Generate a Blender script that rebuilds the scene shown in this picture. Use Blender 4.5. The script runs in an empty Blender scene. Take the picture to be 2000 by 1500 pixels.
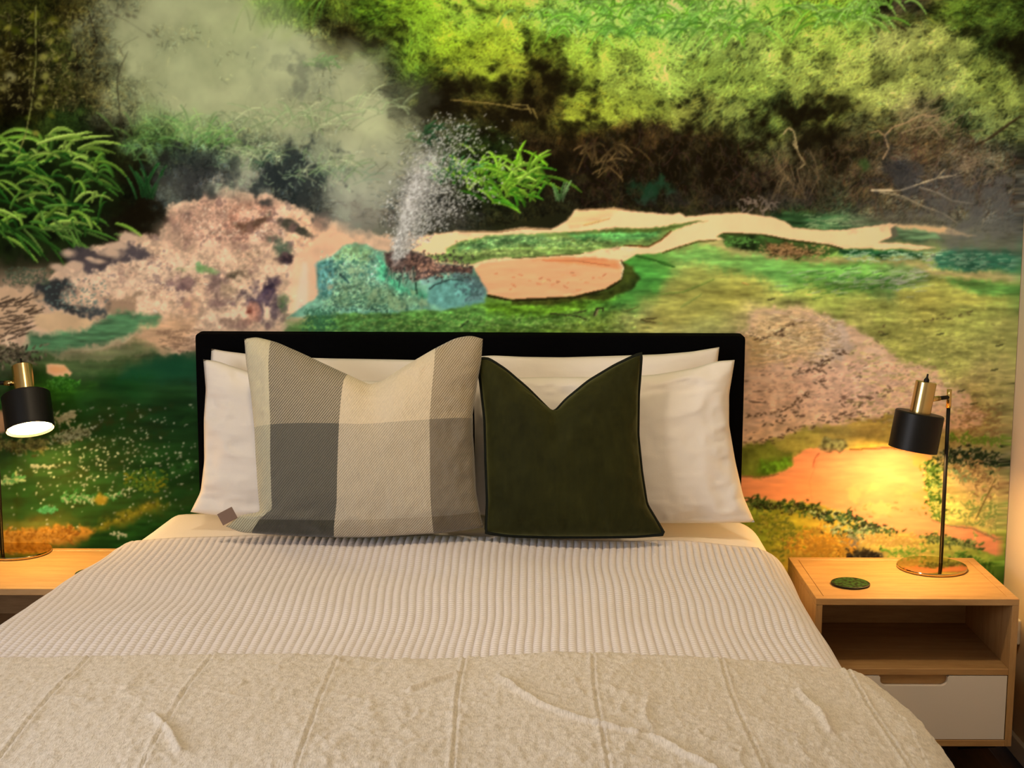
import bpy, bmesh, math
import numpy as np
from mathutils import Vector, Matrix

# ---------------------------------------------------------------- camera, light, exposure
scene = bpy.context.scene
COL = scene.collection
FPX = 3030.0                                   # focal length in pixels of the 2000 x 1500 frame
CAM = Vector((0.10, -4.42, 1.74))
PITCH, YAW, ROLL = math.radians(9.0), math.radians(-0.28), 0.0045
cam_data = bpy.data.cameras.new('camera'); cam_data.sensor_width = 36.0
cam_data.lens = FPX / 2000.0 * 36.0; cam_data.clip_start = .05
cam = bpy.data.objects.new('camera', cam_data); COL.objects.link(cam)
CROT = Matrix.Rotation(YAW, 3, 'Z') @ Matrix.Rotation(math.pi / 2 - PITCH, 3, 'X') @ Matrix.Rotation(ROLL, 3, 'Z')
cam.matrix_world = Matrix.Translation(CAM) @ CROT.to_4x4()
scene.camera = cam

world = bpy.data.worlds.new('world'); scene.world = world; world.use_nodes = True
bg = world.node_tree.nodes['Background']
bg.inputs['Color'].default_value = (.82, .90, 1.0, 1); bg.inputs['Strength'].default_value = .6

def area_light(name, loc, rot, sx, sy, power, color):
    l = bpy.data.lights.new(name, 'AREA'); l.shape = 'RECTANGLE'; l.size = sx; l.size_y = sy; l.energy = power; l.color = color
    o = bpy.data.objects.new(name, l); o.location = loc; o.rotation_euler = rot; COL.objects.link(o); return o
# daylight entering through the wide window in the wall at the left, level with the foot of the bed
area_light('window_daylight', (-2.40, -3.45, 1.55), (0, math.radians(-90), 0), 1.35, 2.0, 76, (.95, .95, 1.0))
LAMP_L, LAMP_COL = 120.0, (1.0, .57, .17)      # bedside bulbs: radiance and colour
CEIL_L, CEIL_COL = 130.0, (1.0, .77, .48)      # two ceiling lights

scene.view_settings.view_transform = 'Standard'; scene.view_settings.look = 'None'
scene.view_settings.gamma = 1.0; scene.view_settings.use_curve_mapping = False
scene.view_settings.exposure = 0.0
scene.cycles.max_bounces = 8

# ---------------------------------------------------------------- helpers
def ray(px, py):
    d = CROT @ Vector(((px - 1000.0) / FPX, -(py - 750.0) / FPX, -1.0)); return d
def on_y(px, py, y):
    d = ray(px, py); return CAM + d * ((y - CAM.y) / d.y)
def on_z(px, py, z):
    d = ray(px, py); return CAM + d * ((z - CAM.z) / d.z)
def on_x(px, py, x):
    d = ray(px, py); return CAM + d * ((x - CAM.x) / d.x)
def on_lean(px, py, yb, zb, k):                # plane leaning back: y = yb + k (z - zb)
    d = ray(px, py); t = (yb + k * (CAM.z - zb) - CAM.y) / (d.y - k * d.z); return CAM + d * t
def project(P):
    q = (np.asarray(P, float) - np.array(CAM)) @ np.array(CROT)
    return 1000 + FPX * q[..., 0] / -q[..., 2], 750 - FPX * q[..., 1] / -q[..., 2]

def tag(o, label=None, cat=None, group=None, kind=None):
    if label: o['label'] = label
    if cat: o['category'] = cat
    if group: o['group'] = group
    if kind: o['kind'] = kind
    return o
def empty(name, loc=(0, 0, 0), rz=0.0):
    o = bpy.data.objects.new(name, None); o.location = loc; o.rotation_euler = (0, 0, rz); o.empty_display_size = .05
    COL.objects.link(o); return o
def link(name, me, mat, parent=None, smooth=False):
    o = bpy.data.objects.new(name, me); COL.objects.link(o)
    if mat: me.materials.append(mat)
    if parent: o.parent = parent
    if smooth: me.polygons.foreach_set('use_smooth', [True] * len(me.polygons))
    return o
def from_bm(name, bm, mat, parent=None, smooth=False):
    bmesh.ops.recalc_face_normals(bm, faces=bm.faces)
    me = bpy.data.meshes.new(name); bm.to_mesh(me); bm.free()
    return link(name, me, mat, parent, smooth)
def box_bm(x0, x1, y0, y1, z0, z1, bevel=0.0, seg=2, bm=None):
    b = bmesh.new()
    bmesh.ops.create_cube(b, size=1)
    for v in b.verts:
        v.co = Vector(((x0 + x1) / 2 + v.co.x * (x1 - x0), (y0 + y1) / 2 + v.co.y * (y1 - y0), (z0 + z1) / 2 + v.co.z * (z1 - z0)))
    if bevel: bmesh.ops.bevel(b, geom=b.edges[:], offset=bevel, segments=seg, affect='EDGES', profile=.6)
    return b
def box(name, x0, x1, y0, y1, z0, z1, mat, parent=None, bevel=0.0, seg=2):
    return from_bm(name, box_bm(x0, x1, y0, y1, z0, z1, bevel, seg), mat, parent, smooth=False)
def lathe(name, prof, mat, parent=None, n=48, smooth=True, caps=True):
    bm = bmesh.new(); rings = []
    for (r, z) in prof:
        rings.append([bm.verts.new((r * math.cos(2 * math.pi * i / n), r * math.sin(2 * math.pi * i / n), z)) for i in range(n)] if r > 1e-6 else [bm.verts.new((0, 0, z))])
    for a, b in zip(rings[:-1], rings[1:]):
        for i in range(n):
            j = (i + 1) % n
            if len(a) == 1 and len(b) == 1: continue
            if len(a) == 1: bm.faces.new((a[0], b[j], b[i]))
            elif len(b) == 1: bm.faces.new((a[i], a[j], b[0]))
            else: bm.faces.new((a[i], a[j], b[j], b[i]))
    o = from_bm(name, bm, mat, parent, smooth)
    if smooth:
        m = o.modifiers.new('edges', 'EDGE_SPLIT'); m.split_angle = math.radians(35)
    return o
def tube(name, pts, r, mat, parent=None, n=10, closed=False):
    pts = [Vector(p) for p in pts]; bm = bmesh.new(); rings = []; N = len(pts); up = None
    for i, p in enumerate(pts):
        a = pts[(i - 1) % N] if (closed or i > 0) else p; b = pts[(i + 1) % N] if (closed or i < N - 1) else p
        t = (b - a).normalized()
        if up is None: up = t.orthogonal().normalized()
        up = (up - t * up.dot(t)); up = up.normalized() if up.length > 1e-6 else t.orthogonal().normalized()
        s = t.cross(up)
        rr = r[i] if hasattr(r, '__len__') else r
        rings.append([bm.verts.new(p + (up * math.cos(2 * math.pi * k / n) + s * math.sin(2 * math.pi * k / n)) * rr) for k in range(n)])
    M = N if closed else N - 1
    for i in range(M):
        a, b = rings[i], rings[(i + 1) % N]
        for k in range(n): bm.faces.new((a[k], a[(k + 1) % n], b[(k + 1) % n], b[k]))
    if not closed:
        bm.faces.new(rings[0][::-1]); bm.faces.new(rings[-1])
    return from_bm(name, bm, mat, parent, True)
def grid_mesh(name, P, uv=None, attr=None, flip=False, wrap=False):
    """P (nj, ni, 3) -> quad mesh, with uv (nj, ni, 2) and point colour attr (nj, ni, 3)"""
    nj, ni = P.shape[:2]
    idx = np.arange(nj * ni).reshape(nj, ni)
    q = np.stack([idx[:-1, :-1], idx[:-1, 1:], idx[1:, 1:], idx[1:, :-1]], -1).reshape(-1, 4)
    if flip: q = q[:, ::-1]
    me = bpy.data.meshes.new(name)
    me.vertices.add(nj * ni); me.vertices.foreach_set('co', P.reshape(-1).astype(np.float32))
    nf = len(q)
    me.loops.add(nf * 4); me.loops.foreach_set('vertex_index', q.reshape(-1).astype(np.int32))
    me.polygons.add(nf); me.polygons.foreach_set('loop_start', np.arange(0, nf * 4, 4, dtype=np.int32))
    me.polygons.foreach_set('use_smooth', np.ones(nf, bool))
    if uv is not None:
        l = me.uv_layers.new(name='uv'); l.data.foreach_set('uv', uv.reshape(-1, 2)[q.reshape(-1)].reshape(-1).astype(np.float32))
    if attr is not None:
        a = me.color_attributes.new('print', 'FLOAT_COLOR', 'POINT')
        c = np.ones((nj * ni, 4), np.float32); c[:, :3] = attr.reshape(-1, 3); a.data.foreach_set('color', c.reshape(-1))
    me.update(); me.validate()
    return me

# ---------------------------------------------------------------- materials
def new_mat(name, base=(.8, .8, .8), rough=.6, metal=0.0, spec=.5, sheen=0.0, coat=0.0):
    m = bpy.data.materials.new(name); m.use_nodes = True
    b = m.node_tree.nodes['Principled BSDF']
    b.inputs['Base Color'].default_value = (*base, 1); b.inputs['Roughness'].default_value = rough; b.inputs['Metallic'].default_value = metal
    b.inputs['Specular IOR Level'].default_value = spec
    if sheen: b.inputs['Sheen Weight'].default_value = sheen; b.inputs['Sheen Roughness'].default_value = .5
    if coat: b.inputs['Coat Weight'].default_value = coat
    return m
class NT:
    """tiny helper to write node trees"""
    def __init__(s, m): s.t = m.node_tree; s.b = s.t.nodes['Principled BSDF']
    def n(s, kind, **kw):
        x = s.t.nodes.new(kind)
        for k, v in kw.items(): setattr(x, k, v)
        return x
    def l(s, a, b): s.t.links.new(a, b)
    def math(s, op, a, b=None, c=None):
        x = s.n('ShaderNodeMath', operation=op)
        for i, v in enumerate((a, b, c)):
            if v is None: continue
            if hasattr(v, 'links'): s.l(v, x.inputs[i])
            else: x.inputs[i].default_value = v
        return x.outputs[0]
    def ramp(s, fac, stops, interp='LINEAR'):
        x = s.n('ShaderNodeValToRGB'); e = x.color_ramp; e.interpolation = interp
        while len(e.elements) < len(stops): e.elements.new(.5)
        for el, (p, c) in zip(e.elements, stops): el.position = p; el.color = (*c, 1)
        s.l(fac, x.inputs[0]); return x.outputs[0]
    def mix(s, fac, a, b, blend='MIX'):
        x = s.n('ShaderNodeMix', data_type='RGBA', blend_type=blend)
        for i, v in ((0, fac), (6, a), (7, b)):
            if hasattr(v, 'links'): s.l(v, x.inputs[i])
            elif i == 0: x.inputs[0].default_value = v
            else: x.inputs[i].default_value = (*v, 1)
        return x.outputs[2]
    def noise(s, scale, detail=4, rough=.5, vec=None, stretch=None):
        x = s.n('ShaderNodeTexNoise'); x.inputs['Scale'].default_value = scale; x.inputs['Detail'].default_value = detail; x.inputs['Roughness'].default_value = rough
        if vec is None: vec = s.n('ShaderNodeTexCoord').outputs['Object']
        if stretch:
            mp = s.n('ShaderNodeMapping'); mp.inputs['Scale'].default_value = stretch; s.l(vec, mp.inputs[0]); vec = mp.outputs[0]
        s.l(vec, x.inputs['Vector']); return x.outputs[0]
    def bump(s, h, strength=.3, dist=.01):
        x = s.n('ShaderNodeBump'); x.inputs['Strength'].default_value = strength; x.inputs['Distance'].default_value = dist
        s.l(h, x.inputs['Height']); s.l(x.outputs[0], s.b.inputs['Normal'])
    def col(s, c): s.l(c, s.b.inputs['Base Color'])
def lin(r, g, b):
    f = lambda v: ((v / 255 + .055) / 1.055) ** 2.4 if v > 10 else v / 255 / 12.92
    return (f(r), f(g), f(b))

def make_wood(name, c1, c2, c3, rough=.45, axis='x', scale=1.0):
    m = new_mat(name, rough=rough); t = NT(m)
    st = {'x': (1.6, 14, 14), 'y': (14, 1.6, 14), 'z': (14, 14, 1.6)}[axis]
    g = t.noise(3.2 * scale, 6, .62, stretch=st)
    g2 = t.noise(11 * scale, 4, .6, stretch=tuple(v * 1.5 for v in st))
    h = t.math('ADD', t.math('MULTIPLY', g, .65), t.math('MULTIPLY', g2, .35))
    t.col(t.ramp(h, [(.32, c1), (.5, c2), (.68, c3)])); t.bump(h, .12, .002); return m
M = {}
M['oak_x'] = make_wood('oak_across', (.34, .19, .072), (.44, .26, .105), (.52, .32, .14), axis='x')
M['oak_z'] = make_wood('oak_upright', (.34, .19, .072), (.44, .26, .105), (.52, .32, .14), axis='z')
M['oak_y'] = make_wood('oak_deep', (.34, .19, .072), (.44, .26, .105), (.52, .32, .14), axis='y')
M['floor'] = make_wood('floor_board', (.05, .025, .012), (.10, .052, .024), (.15, .08, .038), rough=.35, axis='y', scale=.8)
def plain(name, c, rough=.6, noise=0.0, bump=0.0, sc=60, **k):
    m = new_mat(name, c, rough, **k); t = NT(m)
    if noise: t.col(t.mix(noise, c, tuple(v * .7 for v in c))); t.l(t.math('MULTIPLY', t.noise(sc, 3), noise), [n for n in m.node_tree.nodes if n.type == 'MIX'][0].inputs[0])
    if bump: t.bump(t.noise(sc, 4, .6), bump, .003)
    return m
M['cream_wall'] = plain('cream_wall_paint', (.62, .52, .38), .85, noise=.12, bump=.08, sc=120)
M['ceiling'] = plain('white_ceiling_paint', (.62, .60, .55), .9, noise=.08, sc=40)
M['white_paint'] = plain('white_lacquer', (.78, .74, .70), .35, noise=.05, sc=12)
M['black_cloth'] = plain('black_headboard_fabric', (.0025, .0025, .003), .98, noise=.3, bump=.4, sc=420, spec=.02)
M['base_cloth'] = plain('bed_base_fabric', (.012, .012, .013), .9, noise=.3, bump=.3, sc=300, spec=.2)
M['black_metal'] = plain('black_powder_coat', (.005, .005, .005), .45, noise=.2, bump=.03, sc=200, spec=.28)
M['brass'] = plain('satin_brass', (.70, .52, .22), .24, noise=.10, sc=30, metal=1.0)
M['brass_polished'] = plain('polished_brass', (.60, .45, .20), .11, noise=.04, sc=20, metal=1.0)
M['black_plastic'] = plain('black_plastic', (.006, .006, .006), .5, noise=.2, sc=60, spec=.25)
M['white_plastic'] = plain('white_plastic', (.80, .76, .68), .4, noise=.05, sc=30)
M['white_cotton'] = plain('white_cotton', (.80, .75, .69), .85, noise=.06, bump=.10, sc=260, sheen=.15)
M['ticking'] = plain('mattress_ticking', (.72, .70, .66), .9, noise=.1, bump=.2, sc=200)
M['shade_inner'] = plain('white_shade_lining', (.85, .80, .70), .5, noise=.03, sc=20)
m = new_mat('lamp_bulb_glow', (.9, .85, .75), .5); t_ = NT(m); t_.b.inputs['Emission Color'].default_value = (*LAMP_COL, 1); t_.b.inputs['Emission Strength'].default_value = LAMP_L; M['bulb'] = m
m = new_mat('ceiling_diffuser_glow', (.9, .88, .82), .5); t_ = NT(m); t_.b.inputs['Emission Color'].default_value = (*CEIL_COL, 1); t_.b.inputs['Emission Strength'].default_value = CEIL_L; M['ceil_glow'] = m
m = new_mat('window_glass', (1, 1, 1), .02); NT(m).b.inputs['Transmission Weight'].default_value = 1.0; M['glass'] = m

MURAL_GAIN = (1.34, 1.55, 1.84)
# ---------------------------------------------------------------- mural print
# The wall is papered with one printed landscape photograph.  The print is
# painted here into an array (u to the right, v downwards, 2000 units = the
# width of the mural that shows in the photograph) and stored as point colours.
MU0, MU1, MV0, MV1, MST = -160.0, 2040.0, -110.0, 1150.0, 1.7
MW = int((MU1 - MU0) / MST); MH = int((MV1 - MV0) / MST)

def paint_mural():
    rng = np.random.default_rng(11)
    U, V = np.meshgrid(MU0 + (np.arange(MW) + .5) * MST, MV0 + (np.arange(MH) + .5) * MST)
    U = U.astype(np.float32); V = V.astype(np.float32)

    def vnoise(su, sv, seed):
        r = np.random.default_rng(seed)
        gw = int((MU1 - MU0) / su) + 3; gh = int((MV1 - MV0) / sv) + 3
        g = r.random((gh, gw)).astype(np.float32)
        fu = (U[0] - MU0) / su; fv = (V[:, 0] - MV0) / sv
        iu = fu.astype(int); iv = fv.astype(int)
        tu = fu - iu; tv = fv - iv
        tu = tu * tu * (3 - 2 * tu); tv = tv * tv * (3 - 2 * tv)
        a = g[iv][:, iu]; b = g[iv][:, iu + 1]; c = g[iv + 1][:, iu]; d = g[iv + 1][:, iu + 1]
        tu = tu[None, :]; tv = tv[:, None]
        return (a * (1 - tu) + b * tu) * (1 - tv) + (c * (1 - tu) + d * tu) * tv

    def fbm(su, sv=None, oc=4, seed=0):
        sv = sv or su
        s = 0; a = 1.; t = 0
        for k in range(oc):
            s = s + a * vnoise(max(su / 2 ** k, 1.8), max(sv / 2 ** k, 1.8), seed * 17 + k); t += a; a *= .55
        s = s / t
        return (s - s.mean()) / (s.std() + 1e-6)          # zero mean, unit deviation

    n_big = fbm(160, seed=1); n_mid = fbm(60, seed=2); n_sm = fbm(22, seed=3); n_fine = fbm(7, oc=2, seed=4)
    n_w1 = fbm(40, seed=5); n_w2 = fbm(40, seed=6)
    n_g = fbm(5, oc=2, seed=14); n_g2 = fbm(12, oc=3, seed=15); n_hg = fbm(16, 5, oc=2, seed=16); n_h = fbm(90, 14, seed=7); n_h2 = fbm(40, 7, oc=3, seed=8)

    # ---- broad colour fields, laid down as control colours
    CT = [  # top left: dark print, with the room's light falloff painted in
     (0,0,45,45,15),(60,30,70,75,20),(130,30,50,45,15),(200,40,105,105,70),(260,30,125,125,85),(330,40,140,145,100),
     (420,40,150,160,105),(480,60,150,165,105),(530,30,110,150,50),(580,20,90,120,30),(650,30,70,85,25),(720,30,85,120,25),
     (800,30,130,170,35),(900,30,150,190,55),(1000,30,160,195,60),(1100,20,160,215,80),(1200,25,150,215,80),(1300,20,165,225,90),
     (1400,20,170,225,90),(1500,25,150,200,60),(1600,20,150,200,40),(1680,20,130,190,50),(1725,10,30,25,15),(1765,12,80,66,48),
     (1805,25,55,70,15),(1880,30,80,110,25),(1960,30,70,95,25),
     (30,120,40,35,10),(100,110,55,60,20),(180,120,85,85,50),(260,110,135,140,95),(350,110,150,160,110),(430,120,150,160,110),
     (520,110,140,150,110),(580,90,135,145,110),(640,60,60,60,25),(680,80,45,40,15),(720,110,60,75,30),(800,90,90,120,30),
     (880,80,140,170,35),(960,90,150,170,40),(1060,90,130,160,40),(1140,90,150,185,60),(1250,90,150,190,65),(1350,80,160,200,80),
     (1450,90,150,180,70),(1550,80,150,185,60),(1650,70,150,180,60),(1750,80,160,170,80),(1830,90,150,160,70),(1900,80,60,80,25),
     (1970,90,40,50,15),(1985,130,30,32,12),
     (30,180,35,30,10),(100,180,50,50,15),(180,190,75,70,35),(250,200,120,125,80),(350,200,150,155,110),(450,200,155,160,115),
     (560,150,120,125,95),(600,170,110,115,95),(650,150,150,155,120),(700,150,145,145,115),(760,150,60,65,40),(820,150,80,110,30),
     (880,130,130,150,35),(960,150,140,160,40),(1010,140,150,160,45),(1060,130,85,85,25),(1120,160,130,150,45),(1200,150,140,160,60),
     (1300,150,150,180,70),(1400,150,130,160,55),(1480,170,120,145,50),(1560,150,140,160,60),(1650,150,150,165,65),(1750,170,150,165,70),
     (1850,150,150,165,75),(1930,160,130,150,55),(1990,200,130,145,60),
     (50,240,25,25,5),(130,240,40,60,20),(220,240,60,60,40),(300,240,75,110,50),(380,240,95,135,70),(470,240,130,145,100),
     (560,240,150,150,115),(650,230,160,160,125),(720,230,150,150,120),(800,230,70,70,55),(860,200,35,30,15),(950,215,45,38,15),
     (880,165,50,45,20),(950,175,70,65,22),(1050,210,38,28,12),(1070,165,48,38,14),(1130,210,130,140,40),(1200,210,130,145,45),(1280,210,120,135,45),(1350,220,110,115,45),
     (1420,230,110,125,50),(1500,230,90,110,40),(1560,240,50,52,18),(1620,225,105,115,42),(1700,250,80,80,40),(1800,220,110,100,65),
     (1880,240,100,120,60),(1960,250,110,125,60),
     (50,310,30,50,12),(150,310,30,48,12),(230,320,26,34,12),(300,290,70,95,60),(360,290,65,80,60),(430,300,95,115,85),
     (520,300,100,110,85),(600,300,85,95,80),(680,290,140,140,115),(750,290,125,125,105),(820,300,110,110,95),(880,300,40,55,25),
     (950,290,40,55,18),(1050,300,40,30,15),(1150,290,45,32,14),(1250,270,60,42,20),(1320,270,48,36,18),(1400,280,42,32,14),
     (1480,270,85,90,40),(1540,290,80,75,42),(1600,290,40,33,18),(1660,300,60,50,28),(1740,300,85,68,45),(1800,300,100,80,52),
     (1880,300,110,95,72),(1960,310,90,90,70),(1200,330,30,22,10),(1400,330,32,24,12),(1080,340,28,20,10),
     (40,380,22,34,8),(140,380,18,28,8),(240,390,12,14,5),(320,370,50,55,50),(380,350,45,45,45),(450,340,90,90,85),
     (490,340,110,105,95),(550,340,40,45,45),(600,370,35,40,38),(660,350,110,110,95),(720,370,120,115,100),(800,370,110,108,98),
     (860,380,50,50,42),(920,350,38,52,18),(980,400,30,34,14),(1050,390,30,28,14),(1120,380,25,22,12),(1200,380,26,22,12),
     (1300,380,28,28,14),(1400,370,36,28,16),(1500,370,50,40,26),(1560,370,70,56,40),(1620,370,34,32,20),(1700,370,92,78,52),
     (1760,340,52,52,58),(1850,370,80,75,70),(1930,370,100,90,80),(1990,380,90,85,75),
     (40,440,20,26,8),(150,440,18,24,10),(250,440,20,18,10),(900,430,44,44,34),(1000,430,34,34,18),(1100,410,30,30,16),
     (1560,420,40,62,30),(1650,420,70,92,62),(1750,420,92,86,68),(1850,420,96,90,72),(1960,430,92,92,86),(1900,470,110,120,100),
     # stream country below
     (60,500,34,34,20),(60,560,150,125,100),(200,560,190,155,125),(350,480,185,150,125),(480,560,190,150,122),(420,640,125,98,75),
     (250,690,120,110,75),(100,690,58,80,40),(40,640,120,100,75),(330,660,140,118,88),
     (1000,640,95,125,45),(850,640,88,128,60),(700,640,92,130,78),(1150,620,112,132,52),(1300,600,150,152,84),(1300,640,156,150,90),
     (1250,540,70,150,50),(1350,520,150,165,85),(1450,560,165,165,80),(1500,520,120,175,85),(1600,520,120,165,70),(1700,520,110,155,70),
     (1750,545,125,150,90),(1850,530,140,160,80),(1960,515,70,120,80),(1960,560,130,155,75),(1600,570,150,160,75),(1700,600,150,155,75),
     (1800,600,180,175,85),(1900,600,155,160,80),(1960,650,155,155,85),(1850,700,160,160,85),(1750,660,150,150,75),(1680,640,150,148,78),
     (1950,760,150,140,85),(1880,780,165,150,95),(1930,850,150,135,85),(1480,620,165,150,95),(1550,640,175,150,105),(1470,560,165,160,80),
     # lower right
     (1480,880,110,105,45),(1520,910,95,115,35),(1560,870,140,130,60),(1650,850,160,140,70),(1700,840,160,130,60),(1720,870,180,150,62),
     (1900,830,150,130,75),(1950,900,120,120,70),(1900,950,190,160,105),(1950,1000,175,165,95),(1880,1000,195,175,95),
     (1480,1020,120,130,40),(1540,1040,150,140,40),(1580,1070,165,130,50),(1640,1060,165,138,54),(1700,1070,150,132,70),(1780,1070,172,144,76),
     (1850,1060,150,150,70),(1920,1080,130,140,55),(1960,1110,90,125,40),
     # lower left pool
     (330,710,25,62,40),(250,740,22,66,26),(120,760,42,92,25),(60,800,50,70,25),(200,820,28,48,14),(320,820,22,42,20),(60,900,52,66,28),
     (200,900,36,50,18),(320,920,24,46,16),(60,970,40,66,22),(180,980,48,66,20),(300,990,44,66,18),(60,1040,150,115,40),(240,1050,32,62,20),
     (30,720,60,66,42),(180,700,70,90,52),(130,690,62,84,46),
    ]
    CT = np.array(CT, np.float32)
    step = 5                                               # control field at low resolution, then enlarged
    lu = U[::step, ::step]; lv = V[::step, ::step]
    wu = (lu + 10 * n_w1[::step, ::step])[..., None]; wv = (lv + 8 * n_w2[::step, ::step])[..., None]
    d2 = ((wu - CT[:, 0]) / 1.0) ** 2 + ((wv - CT[:, 1]) / .72) ** 2
    w = 1.0 / (d2 + 1100.) ** 2.3
    lo = (w @ CT[:, 2:]) / w.sum(-1, keepdims=True)
    iu = np.minimum(np.arange(MW) / step, lo.shape[1] - 1.001); iv = np.minimum(np.arange(MH) / step, lo.shape[0] - 1.001)
    i0 = iu.astype(int); j0 = iv.astype(int); tu = (iu - i0)[None, :, None]; tv = (iv - j0)[:, None, None]
    A = ((lo[j0][:, i0] * (1 - tu) + lo[j0][:, i0 + 1] * tu) * (1 - tv) + (lo[j0 + 1][:, i0] * (1 - tu) + lo[j0 + 1][:, i0 + 1] * tu) * tv)
    A = (A / 255.).astype(np.float32)

    def sm(e0, e1, x):
        t = np.clip((x - e0) / (e1 - e0), 0, 1); return t * t * (3 - 2 * t)

    def C(*c):
        return np.array(c, np.float32) / 255.

    def box(u0, v0, u1, v1):
        a = max(int((u0 - MU0) / MST), 0); b = min(int((u1 - MU0) / MST) + 1, MW)
        c = max(int((v0 - MV0) / MST), 0); d = min(int((v1 - MV0) / MST) + 1, MH)
        return slice(c, max(d, c)), slice(a, max(b, a))

    def pmask(pts, soft=3., warp=0.):
        p = np.array(pts, np.float32); m = soft + warp * 3 + 4
        s = box(p[:, 0].min() - m, p[:, 1].min() - m, p[:, 0].max() + m, p[:, 1].max() + m)
        x = U[s] + warp * (n_w1[s] * .6 + n_sm[s] * .4); y = V[s] + warp * (n_w2[s] * .5 + n_fine[s] * .3)
        ins = np.zeros(x.shape, bool); dd = np.full(x.shape, 1e9, np.float32)
        for i in range(len(p)):
            ax, ay = p[i]; bx, by = p[(i + 1) % len(p)]
            ex, ey = bx - ax, by - ay
            t = np.clip(((x - ax) * ex + (y - ay) * ey) / (ex * ex + ey * ey + 1e-6), 0, 1)
            dd = np.minimum(dd, (x - ax - t * ex) ** 2 + (y - ay - t * ey) ** 2)
            cr = ((ay > y) != (by > y)) & (x < (bx - ax) * (y - ay) / (by - ay + 1e-9) + ax)
            ins ^= cr
        sd = np.sqrt(dd) * np.where(ins, 1, -1)
        return s, sm(-soft, soft, sd), sd

    def poly(pts, col, soft=3., warp=0., op=1., var=0., noise=None):
        s, m, sd = pmask(pts, soft, warp)
        c = C(*col)[None, None, :] * np.ones(m.shape + (1,), np.float32)
        if var:
            c = c * (1 + var * (n_mid if noise is None else noise)[s][..., None])
        m = (m * op)[..., None]
        A[s] = A[s] * (1 - m) + np.clip(c, 0, 1) * m
        return s, sd

    def grain(pts, noise, amp, soft=8., warp=4., tint=None, lo=.5, hi=1.6, op=1.):
        s, m, sd = pmask(pts, soft, warp)
        if tint is None: A[s] = np.clip(A[s] * (1 + (m * amp * noise[s])[..., None]), 0, 1)
        else:
            k = (m * op * sm(lo, hi, noise[s]))[..., None]; A[s] = A[s] * (1 - k) + C(*tint) * k

    def blob(u, v, ru, rv, col, op=1., ang=0., warp=.25):
        R = max(ru, rv) * 2.2
        s = box(u - R, v - R, u + R, v + R)
        ca, sa = math.cos(ang), math.sin(ang)
        x = (U[s] - u); y = (V[s] - v)
        a = (x * ca + y * sa) / ru; b = (-x * sa + y * ca) / rv
        d = np.sqrt(a * a + b * b) + warp * n_sm[s]
        m = (sm(1.5, .3, d) * op)[..., None] if False else ((1 - sm(.3, 1.5, d)) * op)[..., None]
        A[s] = A[s] * (1 - m) + C(*col) * m

    def strokes(P0, P1, P2, wid, col, tip=None, op=1., K=None):
        """quadratic brush strokes, all at once: P* (n,2), wid (n), col (n,3) root colour, tip (n,3)"""
        n = len(P0)
        L = np.abs(P1 - P0).sum(1) + np.abs(P2 - P1).sum(1)
        K = K or int(min(max(L.max() / (MST * .7), 4), 260))
        t = np.linspace(0, 1, K, dtype=np.float32)[None, :, None]
        P = (1 - t) ** 2 * P0[:, None] + 2 * t * (1 - t) * P1[:, None] + t * t * P2[:, None]
        T = np.gradient(P, axis=1); T /= np.linalg.norm(T, axis=2, keepdims=True) + 1e-6
        N = np.stack([-T[..., 1], T[..., 0]], -1)
        prof = np.maximum(np.sin(np.pi * np.clip(t[..., 0] ** .75 * .88 + .12, 0, 1)), 0) ** .75
        M = max(1, int(np.ceil(wid.max() / (MST * .7))))
        tip = col if tip is None else tip
        cc = col[:, None] * (1 - t) + tip[:, None] * t
        for k in range(M):
            o = 0 if M == 1 else (k / (M - 1) - .5)
            Q = P + N * (o * wid[:, None] * prof)[..., None]
            a = ((Q[..., 0] - MU0) / MST).astype(int); b = ((Q[..., 1] - MV0) / MST).astype(int)
            ok = (a >= 0) & (a < MW) & (b >= 0) & (b < MH)
            sh = 1.0 + (.16 * (-1 if o > .1 else 1) if M > 1 else 0)
            A[b[ok], a[ok]] = A[b[ok], a[ok]] * (1 - op) + np.clip(cc * sh, 0, 1)[ok] * op

    def sample(pu, pv):
        a = np.clip(((pu - MU0) / MST).astype(int), 0, MW - 1); b = np.clip(((pv - MV0) / MST).astype(int), 0, MH - 1)
        return b, a

    # ---- steam density (used to veil the leaves, and laid on again at the end)
    st = np.zeros_like(U)
    for (u, v, ru, rv, a) in [(330,60,150,110,.95),(430,150,150,110,1.),(300,170,90,80,.8),(540,110,110,90,.95),(450,20,110,70,.95),(610,120,60,60,.7),
                              (690,140,60,60,1.),(640,230,110,80,1.),(720,250,80,80,1.),(540,220,100,60,.85),(740,330,70,70,.8),(700,390,80,60,.85),
                              (470,335,45,50,.75),(480,375,50,30,.7),(790,290,40,60,.5),(420,260,80,40,.45),(230,60,60,80,.6),(345,375,40,40,.35),(640,330,50,50,.55),(810,210,30,50,.25)]:
        d = np.sqrt(((U - u + 14 * n_mid) / ru) ** 2 + ((V - v + 12 * n_big) / rv) ** 2)
        st = 1 - (1 - st) * (1 - a * (1 - sm(.35, 1.35, d)))
    st = np.clip(st * (1 + .10 * n_mid), 0, 1)

    # ---- leaf masses: clumps, then many small dabs
    leaf_line = np.interp(U[0], [-200,0,120,300,330,480,700,830,900,1000,1110,1330,1500,1560,1700,2100], [520,500,470,440,400,380,440,450,450,440,415,415,420,440,432,470])
    leafy = sm(6, -14, V - leaf_line[None, :])
    A *= (1 + leafy[..., None] * (1 - .92 * st[..., None]) * np.clip(.10 * n_sm + .09 * n_mid + .07 * n_fine, -.5, .5)[..., None])
    A[:] = np.clip(A, 0, 1)
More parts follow.
